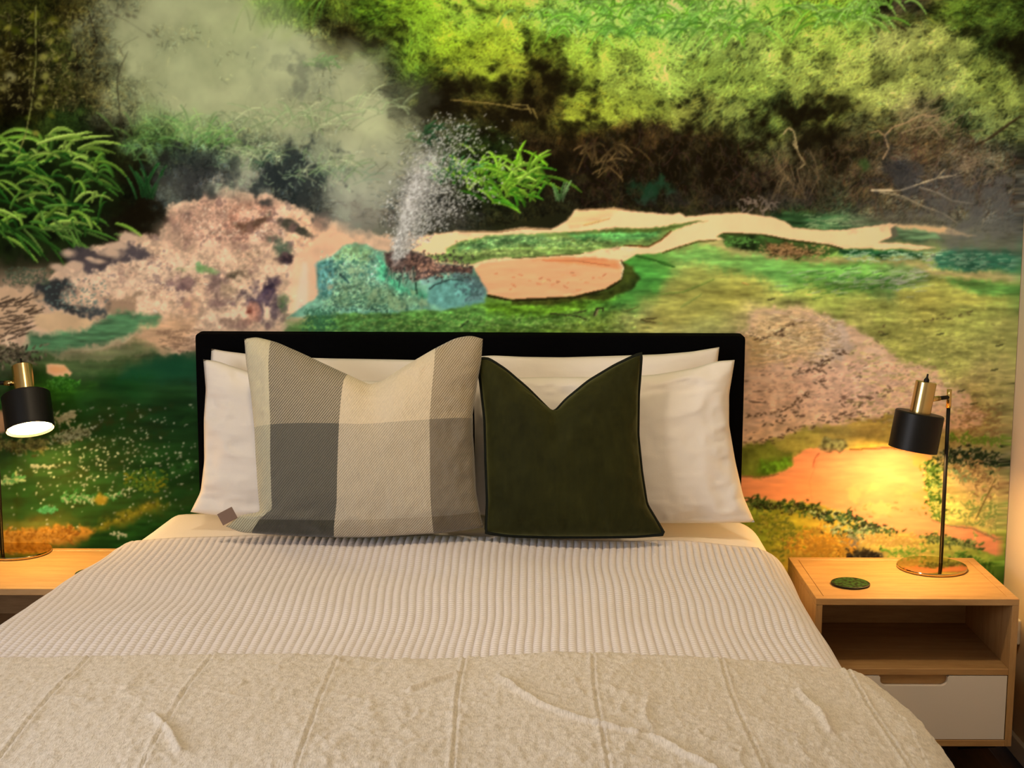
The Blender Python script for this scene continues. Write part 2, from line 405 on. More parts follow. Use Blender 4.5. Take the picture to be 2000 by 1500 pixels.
    des = (leafy * (.06 + .16 * sm(1150, 1500, U)))[..., None]; A[:] = A * (1 - des) + (A.mean(-1, keepdims=True) * np.array([1.02, 1.0, .80], np.float32)) * des
    base = A.copy()
    n = 130000
    pu = rng.uniform(MU0, MU1, n).astype(np.float32); pv = rng.uniform(MV0, 470, n).astype(np.float32)
    b, a = sample(pu, pv)
    keep = (pv < np.interp(pu, U[0], leaf_line) - 4) & (rng.random(n) > st[b, a] * 1.05)
    pu, pv, b, a = pu[keep], pv[keep], b[keep], a[keep]
    n = len(pu)
    c0 = base[b, a]
    lum = c0.mean(1)
    k = np.where(rng.random(n) < .42, rng.uniform(.42, .86, n), rng.uniform(1.03, 1.36, n)) + .10 * n_sm[b, a]
    hue = rng.normal(0, .05, (n, 1)) * np.array([[1.2, .3, -.8]])
    col = np.clip(c0 * k[:, None] * (1 + hue), 0, 1).astype(np.float32)
    ang = np.where(pu < 650, rng.uniform(-.3, 2.2, n), np.where(pu < 1330, .35 + .5 * n_mid[b, a] + rng.normal(0, .45, n), -.5 + .35 * n_mid[b, a] + rng.normal(0, .35, n)))
    # lower parts of the bushes are dead twigs that hang down
    ang = np.where((lum < .19) & (pu > 1000), rng.normal(1.4, .6, n), ang)
    ln = rng.uniform(5, 17, n) * np.where(lum < .15, .8, 1.)
    D = np.stack([np.cos(ang), np.sin(ang)], 1).astype(np.float32) * ln[:, None].astype(np.float32)
    P0 = np.stack([pu, pv], 1)
    bend = rng.normal(0, 2.2, (n, 2)).astype(np.float32)
    strokes(P0 - D / 2, P0 + bend, P0 + D / 2, np.full(n, 1.2, np.float32), col, op=.80, K=11)
    # tuft highlights on the sunlit bushes
    n = 2600
    pu = rng.uniform(760, 1980, n); pv = rng.uniform(-100, 250, n)
    b, a = sample(pu, pv); ok = (base[b, a].mean(1) > .36); pu, pv, b, a = pu[ok], pv[ok], b[ok], a[ok]
    for j in range(7):
        m = len(pu); an = np.where(pu < 1330, rng.normal(.2, .8, m), rng.normal(-.7, .55, m)); ln = rng.uniform(6, 17, m)
        D = (np.stack([np.cos(an), np.sin(an)], 1) * ln[:, None]).astype(np.float32)
        q = np.stack([pu + rng.normal(0, 6, m), pv + rng.normal(0, 4, m)], 1).astype(np.float32)
        cc = np.clip(base[b, a] * rng.uniform(1.02, 1.3, (m, 1)), 0, 1).astype(np.float32)
        strokes(q, q + D * .5 + rng.normal(0, 1.5, (m, 2)).astype(np.float32), q + D, np.full(m, 1.2, np.float32), cc, op=.6, K=12)
    # dark hollows inside the bushes
    for (u, v, ru, rv, o) in [(1060,120,22,26,.75),(1085,165,30,35,.8),(930,165,60,18,.75),(880,200,50,26,.8),(1000,225,60,28,.8),(690,80,42,26,.6),(760,70,30,20,.4),
                              (1555,225,60,16,.85),(1640,205,36,14,.7),(1590,190,30,12,.5),(1540,110,22,10,.5),(1720,150,20,9,.4),(1480,255,20,10,.4),(1585,270,50,34,.8),
                              (1380,300,90,50,.7),(1260,320,80,60,.7),(1130,300,60,60,.7),(1985,100,26,36,.8),(1910,60,24,10,.55),(1870,40,22,8,.4),(1930,30,20,8,.4),
                              (920,12,30,8,.35),(1725,12,16,20,.8),(240,330,60,60,.7),(260,420,60,50,.8),(60,200,50,20,.5),(40,100,40,14,.5),(110,130,30,12,.5),
                              (1790,275,20,10,.3),(1420,330,60,40,.6),(1300,390,80,20,.5),(1640,320,26,50,.6),(1745,345,30,26,.55),(1340,340,90,50,.6)]:
        blob(u, v, ru, rv, (20, 15, 6), o * .9, warp=.5)
    # rough purple-brown twigs, dead leaves
    n = 1900
    pu = rng.uniform(1120, 1995, n); pv = rng.uniform(232, 410, n)
    ok = pv > np.interp(pu, [1120,1250,1420,1500,1600,1800,2000], [270,235,270,300,290,215,290]); pu, pv = pu[ok], pv[ok]; n = len(pu)
    g = np.clip(.45 + .35 * np.interp(pu, [1120,1500,1750,1990], [0,.3,.9,.9]) + rng.normal(0, .12, n), .2, 1.2)[:, None]
    cc = (C(112, 86, 58)[None] * g + rng.normal(0, .02, (n, 3))).clip(0, 1).astype(np.float32)
    an = rng.normal(1.5, .7, n); ln = rng.uniform(6, 26, n)
    P0 = np.stack([pu, pv], 1).astype(np.float32); D = (np.stack([np.cos(an), np.sin(an)], 1) * ln[:, None]).astype(np.float32)
    strokes(P0, P0 + D * .5 + rng.normal(0, 4, (n, 2)).astype(np.float32), P0 + D, np.full(n, 1.1, np.float32), cc, op=.55, K=24)

    def tuft(u, v, spread, hgt, n, c1, c2, w=(2.5, 5), a0=-2.7, a1=-.45, droop=.5, op=.95, root=.5):
        """a clump of long arching blades"""
        r0 = np.stack([u + rng.normal(0, spread, n), v + rng.normal(0, spread * .35, n)], 1).astype(np.float32)
        an = rng.uniform(a0, a1, n); ln = hgt * rng.uniform(.5, 1.15, n)
        D = np.stack([np.cos(an), np.sin(an)], 1) * ln[:, None]
        mid = r0 + D * .6
        end = r0 + D + np.stack([np.sign(np.cos(an)) * ln * .16, droop * ln * rng.uniform(.25, 1.1, n)], 1)
        f = rng.random((n, 1)).astype(np.float32)
        cc = (C(*c1)[None] * (1 - f) + C(*c2)[None] * f) * rng.uniform(.75, 1.15, (n, 1)).astype(np.float32)
        strokes(r0, mid.astype(np.float32), end.astype(np.float32), rng.uniform(w[0], w[1], n).astype(np.float32), (cc * root).astype(np.float32), cc.astype(np.float32), op=op)

    # big strap-leaved clump at the far left
    poly([(-160,250),(0,262),(120,250),(215,270),(240,330),(225,420),(150,480),(60,500),(-160,520)], (20,30,10), 26, 16, .75, .2, n_sm)
    for (u, v) in [(20,300),(70,330),(120,310),(160,300),(40,380),(100,370),(150,390),(190,350),(60,430),(120,420),(10,450),(160,440),(-20,340),(-40,420),(90,450)]:
        tuft(u, v, 30, 66, 6, (40,92,26), (84,130,44), w=(3, 6), a0=-2.9, a1=.6, droop=.75, root=.6)
        tuft(u, v - 6, 26, 60, 4, (104,146,44), (150,178,78), w=(3.5, 6.5), a0=-2.9, a1=.3, droop=.7, root=.8)
    tuft(70, 290, 60, 80, 14, (104,150,44), (152,182,76), w=(4,7), a0=-2.8, a1=-.2, droop=.75, root=.85)
    tuft(160, 280, 30, 80, 6, (104,140,44), (160,184,84), w=(4,6.5), a0=-.7, a1=-.2, droop=.35, root=.85)
    tuft(110, 440, 50, 44, 16, (70,116,40), (120,150,66), w=(3,5), a0=-.3, a1=1.4, droop=.4, root=.8)
    tuft(285, 385, 9, 75, 13, (30,84,34), (70,130,60), w=(2,4), a0=-1.9, a1=-1.2, droop=.05)
    tuft(300, 280, 30, 60, 24, (70,110,50), (120,150,70), w=(2,4), droop=.6, op=.5)
    tuft(360, 275, 34, 70, 36, (80,130,60), (150,175,95), w=(2,4.5), droop=.6, op=.55)
    tuft(500, 290, 60, 60, 34, (100,130,90), (160,170,120), w=(1.5,3), droop=.5, op=.3)
    tuft(590, 260, 70, 80, 40, (130,145,100), (170,175,125), w=(1.5,3), a0=-2.0, a1=-1.1, droop=.2, op=.25)
    tuft(500, 320, 30, 45, 22, (60,90,70), (110,140,100), w=(1.5,3), droop=.7, op=.5)
    tuft(660, 345, 26, 50, 26, (40,90,60), (90,130,95), w=(1.5,3), droop=.6, op=.4)
    tuft(630, 130, 14, 36, 22, (40,120,40), (90,150,70), w=(1.5,3), droop=.7, op=.7)
    tuft(555, 40, 34, 60, 60, (90,140,40), (130,175,70), w=(1.2,2.5), a0=-2.0, a1=-1.1, droop=.1, op=.5)
    # bright grass in the sun, top centre
    for (u, v) in [(1080,35),(1130,60),(1190,30),(1240,60),(1290,40),(1340,50),(1390,60),(1430,30),(1160,0),(1260,5),(1360,0),(1450,60),(1570,20),(1630,40),(1680,30),(1700,10)]:
        tuft(u, v, 24, 52, 22, (120,190,48), (190,240,120), w=(1.5,4), a0=-2.9, a1=-.2, droop=1.3, op=.8, root=.75)
    for (u, v) in [(1150,30),(1220,55),(1320,60),(1400,25),(1260,25)]:
        blob(u, v, 34, 12, (70,140,60), .25, warp=.7)
    # round-leaved climber and black stems, far left
    for (u, v, r, c) in [(15,55,9,(140,135,50)),(20,150,14,(140,135,85)),(5,170,12,(120,115,60)),(85,112,11,(138,135,60)),(105,40,12,(95,95,25)),(88,148,10,(130,128,60)),
                         (60,80,9,(90,95,25)),(110,115,8,(110,112,35)),(0,100,9,(110,105,45)),(85,172,10,(105,105,35)),(98,80,10,(120,118,45)),(75,205,11,(125,125,55)),(100,225,9,(85,90,25)),
                         (70,260,9,(130,125,50)),(78,190,8,(120,120,50)),(30,60,10,(60,65,12)),(65,30,12,(115,115,30)),(55,230,8,(60,70,15)),(120,60,9,(85,85,20))]:
        blob(u, v, r * .9, r * .7, c, .95, ang=rng.uniform(-.8, .8), warp=.08)
    def line(pts, w, col, op=1.):
        p = np.array(pts, np.float32)
        for i in range(len(p) - 1):
            m = (p[i] + p[i + 1]) / 2
            strokes(p[i:i + 1], m[None], p[i + 1:i + 2], np.array([w], np.float32), C(*col)[None], op=op, K=int(np.abs(p[i + 1] - p[i]).sum() / MST * 1.6) + 3)
    line([(70,10),(70,120),(62,200),(50,262),(36,300)], 1.6, (140,140,70), .8)
    line([(172,20),(190,80),(178,100)], 1.4, (40,30,15)); line([(150,70),(150,150)], 1.2, (30,22,10))
    line([(250,100),(236,130),(228,160),(234,220),(236,255)], 1.6, (40,36,22), .8); line([(270,72),(245,85),(236,96)], 1.2, (60,55,35), .7)
    line([(215,25),(250,42),(290,68)], 1.2, (60,52,35), .6); line([(232,90),(240,110)], 1.2, (50,44,28), .8)
    for (u, v) in [(228,30),(262,33),(290,70),(250,30),(216,22)]: blob(u, v, 5, 3, (34,26,16), .9, ang=.5)
    n = 520                                                                       # flecks of light between the leaves
    pu = rng.uniform(0, 215, n); pv = rng.uniform(20, 215, n)
    P0 = np.stack([pu, pv], 1).astype(np.float32); D = rng.normal(0, 3.2, (n, 2)).astype(np.float32)
    f = rng.random((n, 1)).astype(np.float32)
    strokes(P0, P0 + D, P0 + D * 2, np.full(n, 2.2, np.float32), (C(20,16,6)[None] * (1 - f) + C(150,140,75)[None] * f).astype(np.float32), op=.7, K=8)
    # lit clump beside the spout and the small one next to it
    for (u, v) in [(900,350),(940,340),(980,350),(1020,365),(960,375),(1000,390),(1040,350)]:
        tuft(u, v, 24, 52, 13, (64,132,26), (150,196,56), w=(3, 5.5), a0=-2.9, a1=.1, droop=.5, root=.7)
    tuft(985, 335, 40, 64, 26, (120,180,36), (170,212,80), w=(3,5), a0=-2.7, a1=-.3, droop=.55, root=.85)
    tuft(880, 350, 16, 60, 16, (40,100,40), (90,150,80), w=(2,4), droop=.4); tuft(1095, 392, 5, 44, 8, (70,120,50), (150,180,120), w=(1.8,3), a0=-2.1, a1=-.9, droop=0)
    tuft(850, 270, 30, 40, 18, (30,70,36), (60,110,60), w=(1.6,3), droop=.7, op=.7)
    # pale dead twigs under the bushes
    for (u, v, n_, h) in [(1155,280,9,30),(1212,288,13,36),(1195,320,8,36)]:
        tuft(u, v, 9, h, n_, (96,74,40), (140,112,66), w=(1.2,1.8), a0=-.6, a1=3.4, droop=.8, op=.7)
    for k in range(24):
        u = rng.uniform(1500, 1590); v = rng.uniform(285, 330)
        line([(u, v), (u + rng.normal(3, 10), v + 26), (u + rng.normal(6, 16), v + rng.uniform(44, 84))], 1.1, (128,106,74), .4)
    line([(1530,262),(1540,250),(1550,256),(1558,292),(1548,280)], 2, (165,145,100), .9); line([(1550,275),(1560,300),(1572,320),(1560,330)], 1.8, (150,130,90), .8)
    line([(1725,310),(1736,290),(1728,265),(1745,248),(1770,240),(1800,225),(1830,228)], 2.4, (165,135,95), .9); line([(1728,265),(1715,255),(1700,260)], 1.6, (160,130,90), .8)
    line([(1760,260),(1790,250),(1820,245),(1840,270)], 1.6, (160,135,100), .7)
    line([(1700,372),(1760,372),(1800,358),(1830,348),(1868,342)], 2.6, (185,165,130), .95); line([(1830,348),(1846,330)], 1.6, (165,145,110), .9)
    line([(1720,376),(1760,382),(1800,402),(1840,416),(1870,436)], 2, (150,135,105), .9); line([(1796,366),(1830,376),(1860,392),(1900,398)], 1.8, (160,145,120), .8)
    line([(1890,290),(1930,272),(1995,225)], 4, (60,48,30), .8); line([(1770,60),(1740,40)], 2, (50,40,24), .8)
    line([(880,195),(940,200),(985,206),(1020,214),(1040,212),(1050,232)], 1.5, (140,120,60), .8); line([(1000,204),(1030,206),(1038,222)], 1.4, (150,130,70), .8)
    for k in range(60):
        u = rng.normal(1820, 40); v = rng.normal(245, 18); line([(u, v), (u + rng.normal(14, 10), v + rng.normal(-9, 7))], 1.1, (165,138,104), .45)
    for k in range(130):
        u = rng.normal(1900, 34); v = rng.normal(330, 22); line([(u, v), (u + rng.normal(6, 10), v + rng.normal(-10, 8))], 1.1, (140,120,96), .4)
    for k in range(36):
        u = rng.uniform(1440, 1520); v = rng.uniform(385, 408); line([(u, v), (u + rng.normal(0, 7), v + rng.normal(8, 6))], 1.3, (130,112,96), .6)
    blob(1268, 372, 24, 18, (28,66,42), .7, warp=.5); blob(1690, 325, 18, 12, (60,86,40), .7, warp=.5)

    # ---- pale pink sinter hill on the left
    poly([(100,540),(130,500),(170,488),(230,470),(250,455),(310,452),(330,430),(322,400),(380,392),(430,385),(470,372),(530,384),(600,410),(660,432),(700,452),(770,462),(830,466),(900,456),(880,500),
          (640,505),(620,520),(615,600),(560,655),(380,680),(340,690),(180,700),(60,690),(0,668),(-160,660),(-160,575),(0,566),(60,562)], (208,172,140), 5, 7, 1, .05, n_sm)
    poly([(335,470),(330,420),(400,392),(470,374),(530,386),(570,430),(520,480),(430,500)], (186,144,120), 18, 10, .8, .09, n_sm)
    poly([(440,420),(470,400),(520,410),(500,450),(450,465)], (168,108,84), 14, 10, .5, .14, n_sm)
    poly([(560,420),(640,425),(720,460),(680,490),(590,500),(560,470)], (236,186,146), 10, 5, .9, .03)
    poly([(572,500),(640,470),(660,490),(625,520),(622,600),(600,625),(560,620),(572,560)], (232,184,146), 6, 3, .95, .04)
    poly([(590,512),(600,512),(600,600),(575,618)], (226,196,170), 5, 2, .7)
    poly([(110,520),(200,500),(330,495),(420,510),(380,560),(250,580),(140,570)], (206,176,148), 18, 10, .6, .06)
    def speck(u0, v0, u1, v1, n, col, size=(2, 7), op=.7, flat=.5, var=.15):
        pu = u0 + (u1 - u0) * rng.beta(1.7, 1.7, n); pv = v0 + (v1 - v0) * rng.beta(1.7, 1.7, n); op = op * .75; n0 = n
        an = rng.normal(0, flat, n); ln = rng.uniform(size[0], size[1], n)
        P0 = np.stack([pu, pv], 1).astype(np.float32); D = (np.stack([np.cos(an), np.sin(an)], 1) * ln[:, None]).astype(np.float32)
        cc = np.clip(C(*col)[None] * rng.normal(1, var, (n, 1)), 0, 1).astype(np.float32)
        strokes(P0, P0 + D * .5 + rng.normal(0, 1, (n, 2)).astype(np.float32), P0 + D, rng.uniform(1, 2.6, n).astype(np.float32), cc, op=op, K=10)
    speck(340, 400, 550, 475, 420, (136,100,84), (2,7), .3, 1.); speck(340, 395, 600, 490, 420, (214,176,150), (2,8), .35, 1.)
    speck(150, 480, 570, 600, 360, (150,112,92), (2,8), .35, .5); speck(150, 480, 600, 640, 360, (222,182,150), (2,9), .4, .5)
    for (u, v, ru, rv, c, o, a) in [(560,435,26,10,(58,58,48),.9,.5),(590,452,16,7,(46,48,40),.9,.4),(510,432,26,6,(80,58,44),.8,-.3),(480,445,20,7,(92,66,50),.7,.2),(550,485,16,13,(66,84,66),.85,.6),
                                    (540,470,13,8,(56,72,58),.8,.3),(560,508,12,10,(44,34,40),.95,0),(625,436,12,14,(120,96,84),.7,.6),(360,560,22,26,(112,84,84),.7,-.6),(350,575,14,18,(84,64,70),.7,-.5),
                                    (430,560,24,26,(104,82,80),.75,.4),(460,540,18,10,(70,62,48),.8,0),(415,585,14,22,(110,86,80),.6,0),(525,555,14,20,(40,32,46),.95,.2),(505,590,34,28,(74,60,76),.8,0),
                                    (480,575,20,12,(60,50,58),.7,.3),(530,610,20,20,(80,66,72),.8,0),(488,610,18,18,(196,136,110),.9,0),(484,610,7,8,(110,56,44),.9,0),(440,625,40,14,(130,102,86),.7,0),
                                    (560,585,13,16,(110,122,84),.9,0),(555,600,8,10,(60,84,52),.8,0),(375,525,26,8,(108,148,88),.85,0),(398,526,22,6,(112,148,88),.8,.2),(385,515,8,5,(100,150,92),.8,0),
                                    (250,590,38,20,(152,124,98),.95,0),(255,572,22,10,(158,130,104),.9,0),(445,565,22,14,(176,148,116),.7,-.2),(370,590,16,18,(196,154,120),.6,0)]:
        blob(u, v, ru, rv, c, o, a, warp=.38)
    hill = [(130,500),(250,460),(320,450),(322,402),(400,390),(470,374),(530,386),(600,412),(620,470),(570,500),(565,640),(420,650),(330,640),(300,600),(130,580)]
    grain(hill, n_g2, .05); grain(hill, n_g, .05); grain(hill, n_sm, 0, tint=(230,194,160), lo=.5, hi=1.6, op=.55); grain(hill, -n_sm, 0, tint=(152,116,104), lo=.9, hi=2., op=.4); grain(hill, n_g2 + .6 * n_mid, 0, tint=(96,78,80), lo=1.6, hi=2.6, op=.5)
    grain([(330,470),(330,405),(470,376),(540,392),(600,430),(540,480),(420,500)], n_g2 - .3 * n_sm, 0, tint=(132,94,78), lo=.9, hi=1.9, op=.4)
    # shaded channel with pale stones at the foot of the fern bank
    poly([(110,490),(150,480),(200,488),(260,480),(300,490),(270,505),(230,512),(190,530),(160,535),(150,515),(120,500)], (62,56,60), 6, 8, .9, .1)
    for (u, v, ru, rv) in [(133,494,15,8),(215,495,26,11),(150,518,14,7),(195,510,18,6),(250,462,18,9),(110,522,14,7),(230,480,20,7),(175,505,8,4)]:
        blob(u, v, ru, rv, (196,164,136), .95, .1, warp=.15)
    poly([(78,545),(130,548),(138,570),(120,595),(170,600),(205,595),(210,612),(150,615),(90,608),(60,570)], (44,50,52), 8, 10, .92, .15)
    speck(70, 540, 210, 615, 120, (90,110,100), (2,5), .5); speck(0, 520, 100, 560, 160, (70,80,60), (2,8), .6)
    poly([(-160,590),(0,568),(60,562),(82,580),(70,610),(40,640),(0,660),(-160,680)], (186,152,118), 6, 8, .85, .05)
    for k in range(70):
        u = rng.uniform(-20, 60); v = rng.uniform(585, 665); line([(u, v), (u + rng.uniform(10, 30), v + rng.normal(-6, 5))], 1.4, (66,52,40), .6)
    poly([(60,620),(110,612),(180,622),(200,612),(160,640),(110,648),(70,640)], (204,170,128), 4, 4, .9, .04)
    poly([(40,690),(60,650),(120,650),(190,625),(215,612),(300,612),(316,618),(300,640),(240,660),(150,675),(90,690)], (62,110,70), 8, 6, .9, .14, n_h2)
    poly([(270,640),(330,620),(380,625),(380,680),(300,688),(240,680)], (178,140,104), 14, 9, .75, .08, n_h2)
    speck(300, 640, 390, 690, 80, (110,84,66), (6,22), .4, .15)
    poly([(-160,690),(60,690),(150,680),(260,665),(330,690),(250,720),(150,730),(60,720),(-160,740)], (74,90,52), 14, 6, .75, .12, n_h)

    # ---- meadow of algae: long horizontal streaks of colour
    grd = sm(-4, 10, V - np.interp(U[0], [-200,560,620,940,1215,1300,1420,1640,1830,2100], [660,660,612,590,500,492,466,484,486,470])[None, :])
    right = sm(600, 660, U)
    A *= 1 + (grd * right)[..., None] * (.055 * n_h + .05 * n_h2 + .04 * n_fine)[..., None]
    A[:] = np.clip(A, 0, 1)
    poly([(570,655),(560,625),(640,612),(850,606),(945,592),(1000,590),(1130,585),(1190,570),(1230,540),(1240,590),(1180,620),(1000,640),(800,655)], (78,128,54), 16, 5, .6, .14, n_h2)
    poly([(940,592),(1050,590),(1150,585),(1210,560),(1230,575),(1170,608),(1050,618),(950,612)], (104,150,30), 12, 5, .7, .12, n_h2)
    poly([(1212,560),(1225,510),(1260,497),(1300,505),(1310,540),(1280,570),(1230,595),(1150,605),(1180,588)], (74,138,58), 26, 8, .8, .10, n_h2)
    poly([(1218,512),(1240,520),(1250,545),(1235,565),(1180,585),(1100,592),(1000,596),(1000,588),(1120,580),(1190,566),(1212,545)], (52,52,18), 4, 3, .85, .25, n_sm)
    poly([(1300,490),(1370,478),(1400,500),(1480,512),(1600,515),(1700,530),(1680,552),(1560,556),(1440,540),(1370,520),(1330,520)], (104,164,78), 16, 8, .75, .10, n_h2)
    poly([(1350,520),(1400,530),(1450,548),(1470,565),(1420,575),(1340,580),(1290,600),(1260,590),(1310,560)], (160,160,76), 20, 6, .7, .06, n_h2)
    poly([(1285,600),(1340,570),(1420,562),(1470,570),(1440,600),(1370,625),(1300,650),(1230,655)], (166,156,72), 20, 6, .6, .07, n_h2)
    line([(1240,498),(1285,510),(1318,522)], 5, (44,84,28), .6); line([(1450,552),(1462,556)], 2, (190,150,80), .7)
    line([(1290,575),(1335,570),(1370,556),(1395,545)], 3, (104,128,54), .5); line([(1330,600),(1370,575)], 3, (106,124,60), .4)
    poly([(1580,540),(1640,530),(1760,535),(1790,560),(1700,575),(1600,565)], (92,140,60), 16, 7, .6, .2, n_h2)
    for k in range(170):
        u = rng.normal(1690, 70); v = rng.normal(548, 13); L = rng.uniform(6, 26)
        line([(u, v), (u + L, v - rng.uniform(0, 5))], 1.3, (150,160,134) if k % 2 else (60,110,44), .4)
    for k in range(90):
        t = rng.random(); u = 1840 - 110 * t + rng.normal(0, 12); v = 495 + 70 * t + rng.normal(0, 6)
        line([(u, v), (u + rng.uniform(4, 16), v - rng.uniform(0, 4))], 1.4, (162,164,142), .5)
    poly([(1830,540),(1890,530),(1960,560),(1960,590),(1880,600),(1800,590)], (186,176,84), 18, 6, .55, .06, n_h2)
    poly([(1850,540),(1900,545),(1990,560),(1990,578),(1920,575),(1860,555)], (78,140,64), 8, 4, .7, .15, n_h2)
    poly([(1800,520),(1900,528),(1990,535),(1990,550),(1900,545),(1820,532)], (198,170,118), 7, 4, .7, .06, n_h2)
    poly([(1820,500),(1860,484),(1990,488),(1990,525),(1900,528),(1830,520)], (54,106,80), 6, 4, .95, .14, n_h2)
    speck(1830, 490, 1990, 528, 90, (120,150,120), (4,14), .5, .1)
    # pale banks and dark weed along the stream
    poly([(1364,472),(1416,470),(1500,480),(1560,510),(1640,500),(1700,505),(1800,505),(1820,520),(1700,512),(1600,515),(1480,500),(1400,488)], (176,158,100), 6, 5, .8, .07, n_h2)
    poly([(1400,458),(1490,460),(1546,471),(1612,479),(1650,488),(1620,500),(1550,505),(1480,495),(1420,480)], (44,66,28), 4, 4, .95, .25, n_sm)
    poly([(1500,475),(1560,480),(1610,495),(1560,506),(1500,496)], (84,58,36), 6, 6, .8, .3, n_fine)
    speck(1480, 475, 1620, 508, 150, (170,130,86), (2,7), .5, .3); speck(1410, 462, 1480, 484, 50, (90,140,60), (2,7), .5, .3)
    poly([(1640,487),(1700,487),(1800,492),(1800,502),(1700,500),(1640,496)], (30,74,44), 4, 3, .95, .2, n_h2)
    speck(1640, 488, 1850, 512, 80, (150,176,140), (4,16), .6, .1)
    # dark wet bank and grey-green shallows beyond the stream
    poly([(1490,425),(1540,418),(1620,418),(1700,425),(1740,436),(1650,446),(1595,449),(1550,444),(1530,432)], (44,74,40), 5, 4, .9, .2, n_h2)
    poly([(1570,435),(1620,418),(1690,425),(1680,440),(1610,446)], (74,112,72), 8, 5, .7, .2, n_h2)
    speck(1560, 420, 1690, 446, 60, (130,150,104), (6,22), .5, .1)
    poly([(1640,430),(1750,410),(1900,430),(1990,440),(1990,488),(1860,482),(1800,460),(1700,440)], (104,100,82), 14, 8, .6, .12, n_h2)
    # ---- the cream stream and the orange pool
    cream = (246,200,150)
    poly([(800,476),(815,469),(850,458),(895,451),(972,451),(1025,444),(1077,446),(1112,428),(1123,409),(1200,407),(1224,411),(1315,420),(1325,416),(1340,424),(1409,417),(1458,417),(1504,423),(1535,434),
          (1549,445),(1595,450),(1647,447),(1700,441),(1736,435),(1752,437),(1739,446),(1742,460),(1715,472),(1805,479),(1828,484),(1790,488),(1700,485),(1647,485),(1612,477),(1546,469),(1490,458),(1413,455),
          (1399,462),(1416,469),(1364,471),(1322,483),(1294,493),(1245,496),(1216,512),(1130,506),(1060,508),(960,516),(925,527),(900,520),(850,512),(830,500),(790,498)], cream, 2.2, 1.5, 1, .015)
    poly([(1745,436),(1784,438),(1850,445),(1907,461),(1870,460),(1800,450),(1760,445)], (224,184,134), 3, 2, .9)
    poly([(1750,440),(1790,444),(1830,455),(1845,468),(1800,472),(1740,468),(1760,455)], (92,122,84), 4, 4, .9, .2, n_h2)
    poly([(1130,408),(1220,410),(1200,420),(1150,440),(1120,445),(1110,432)], (214,180,122), 6, 4, .6, .05, n_h2); line([(1140,440),(1190,427)], 3, (176,148,80), .5); line([(1130,410),(1200,407),(1240,412)], 2, (150,110,70), .6)
    poly([(871,484),(902,471),(955,460),(1025,457),(1102,451),(1200,451),(1210,447),(1297,442),(1381,431),(1350,440),(1311,452),(1290,469),(1266,482),(1217,479),(1175,486),(1133,495),(1035,502),(955,506),(920,516),
          (867,513),(832,500),(871,494)], (116,142,72), 2.6, 2, 1, .12, n_h2)
    poly([(900,478),(960,463),(1060,459),(1080,470),(980,484),(890,490)], (84,126,78), 8, 5, .75, .12, n_h2)
    poly([(1110,455),(1200,455),(1292,445),(1285,462),(1220,470),(1130,468)], (76,146,76), 6, 4, .75, .15, n_h2)
    poly([(1110,452),(1297,443),(1370,433),(1300,450),(1200,456)], (62,74,26), 3, 2, .7)
    line([(1311,451),(1292,468),(1266,482),(1240,480),(1217,479)], 2.4, (104,72,36), .9); line([(1000,504),(1100,498),(1140,494)], 2, (70,84,36), .8)
    line([(895,452),(972,453),(1025,446),(1077,448)], 2, (120,92,60), .6)
    line([(1294,494),(1322,484),(1364,472),(1400,469)], 2.2, (70,64,26), .8); line([(1413,456),(1490,459),(1546,470),(1612,478),(1647,486)], 3, (48,46,20), .8)
    speck(900, 464, 1180, 484, 200, (150,180,110), (2,6), .4, .3); speck(880, 466, 1180, 484, 140, (60,100,50), (2,6), .35, .3); speck(880, 486, 1060, 500, 160, (160,180,100), (2,6), .4, .3)
    poly([(925,527),(941,514),(990,509),(1060,504),(1122,501),(1168,504),(1210,507),(1218,520),(1211,546),(1185,563),(1122,579),(1000,585),(951,575),(934,548)], (238,168,120), 2, 1, 1, .02, n_h2)
    poly([(1040,507),(1122,502),(1168,504),(1208,510),(1206,530),(1160,520),(1100,514)], (222,140,88), 5, 3, .8, .05, n_h2)
    line([(1060,508),(1130,510),(1190,518)], 2, (190,110,66), .7); line([(951,577),(1000,587),(1122,581),(1185,565),(1212,548)], 4, (40,34,14), .9); line([(1213,548),(1219,522),(1213,508)], 2.5, (60,44,20), .8)
    line([(1210,512),(1217,522),(1212,545)], 2, (244,206,160), .9); speck(960, 530, 1190, 570, 26, (190,120,80), (3,9), .5, .3)
    grain([(600,612),(950,594),(1210,570),(1230,600),(1300,660),(1000,660),(600,660)], n_hg, .12); grain([(600,612),(950,594),(1210,575),(1260,660),(600,660)], n_g, .08)
    grain([(870,484),(955,460),(1200,452),(1300,444),(1270,480),(1035,502),(870,512)], n_hg, .12); grain([(870,484),(955,460),(1200,452),(1300,444),(1270,480),(1035,502),(870,512)], n_g, .08)
    grain([(1220,500),(1420,470),(1990,490),(1990,860),(1740,690),(1600,610),(1300,655),(1220,600)], n_hg, .045); grain([(1220,500),(1420,470),(1990,490),(1990,860),(1740,690),(1600,610),(1300,655),(1220,600)], n_h, .05)
    # twigs lying on the algae
    line([(1075,612),(1130,618),(1150,626)], 1.6, (50,50,30), .9); line([(1120,612),(1145,607)], 1.5, (50,48,30), .8); line([(1162,616),(1168,603)], 5, (150,140,90), .9); line([(1160,618),(1165,602),(1178,602),(1177,609)], 1.8, (34,30,20), .9)
    line([(1252,624),(1282,622)], 2, (60,52,26), .9); line([(1255,626),(1280,630)], 1.6, (80,66,36), .8); line([(898,640),(915,626)], 2, (40,56,30), .9); line([(1220,608),(1246,600)], 1.3, (100,104,50), .7)
    speck(600, 612, 1210, 652, 420, (60,92,36), (2,6), .35, .4); speck(600, 612, 1300, 652, 360, (140,164,84), (2,5), .35, .4)

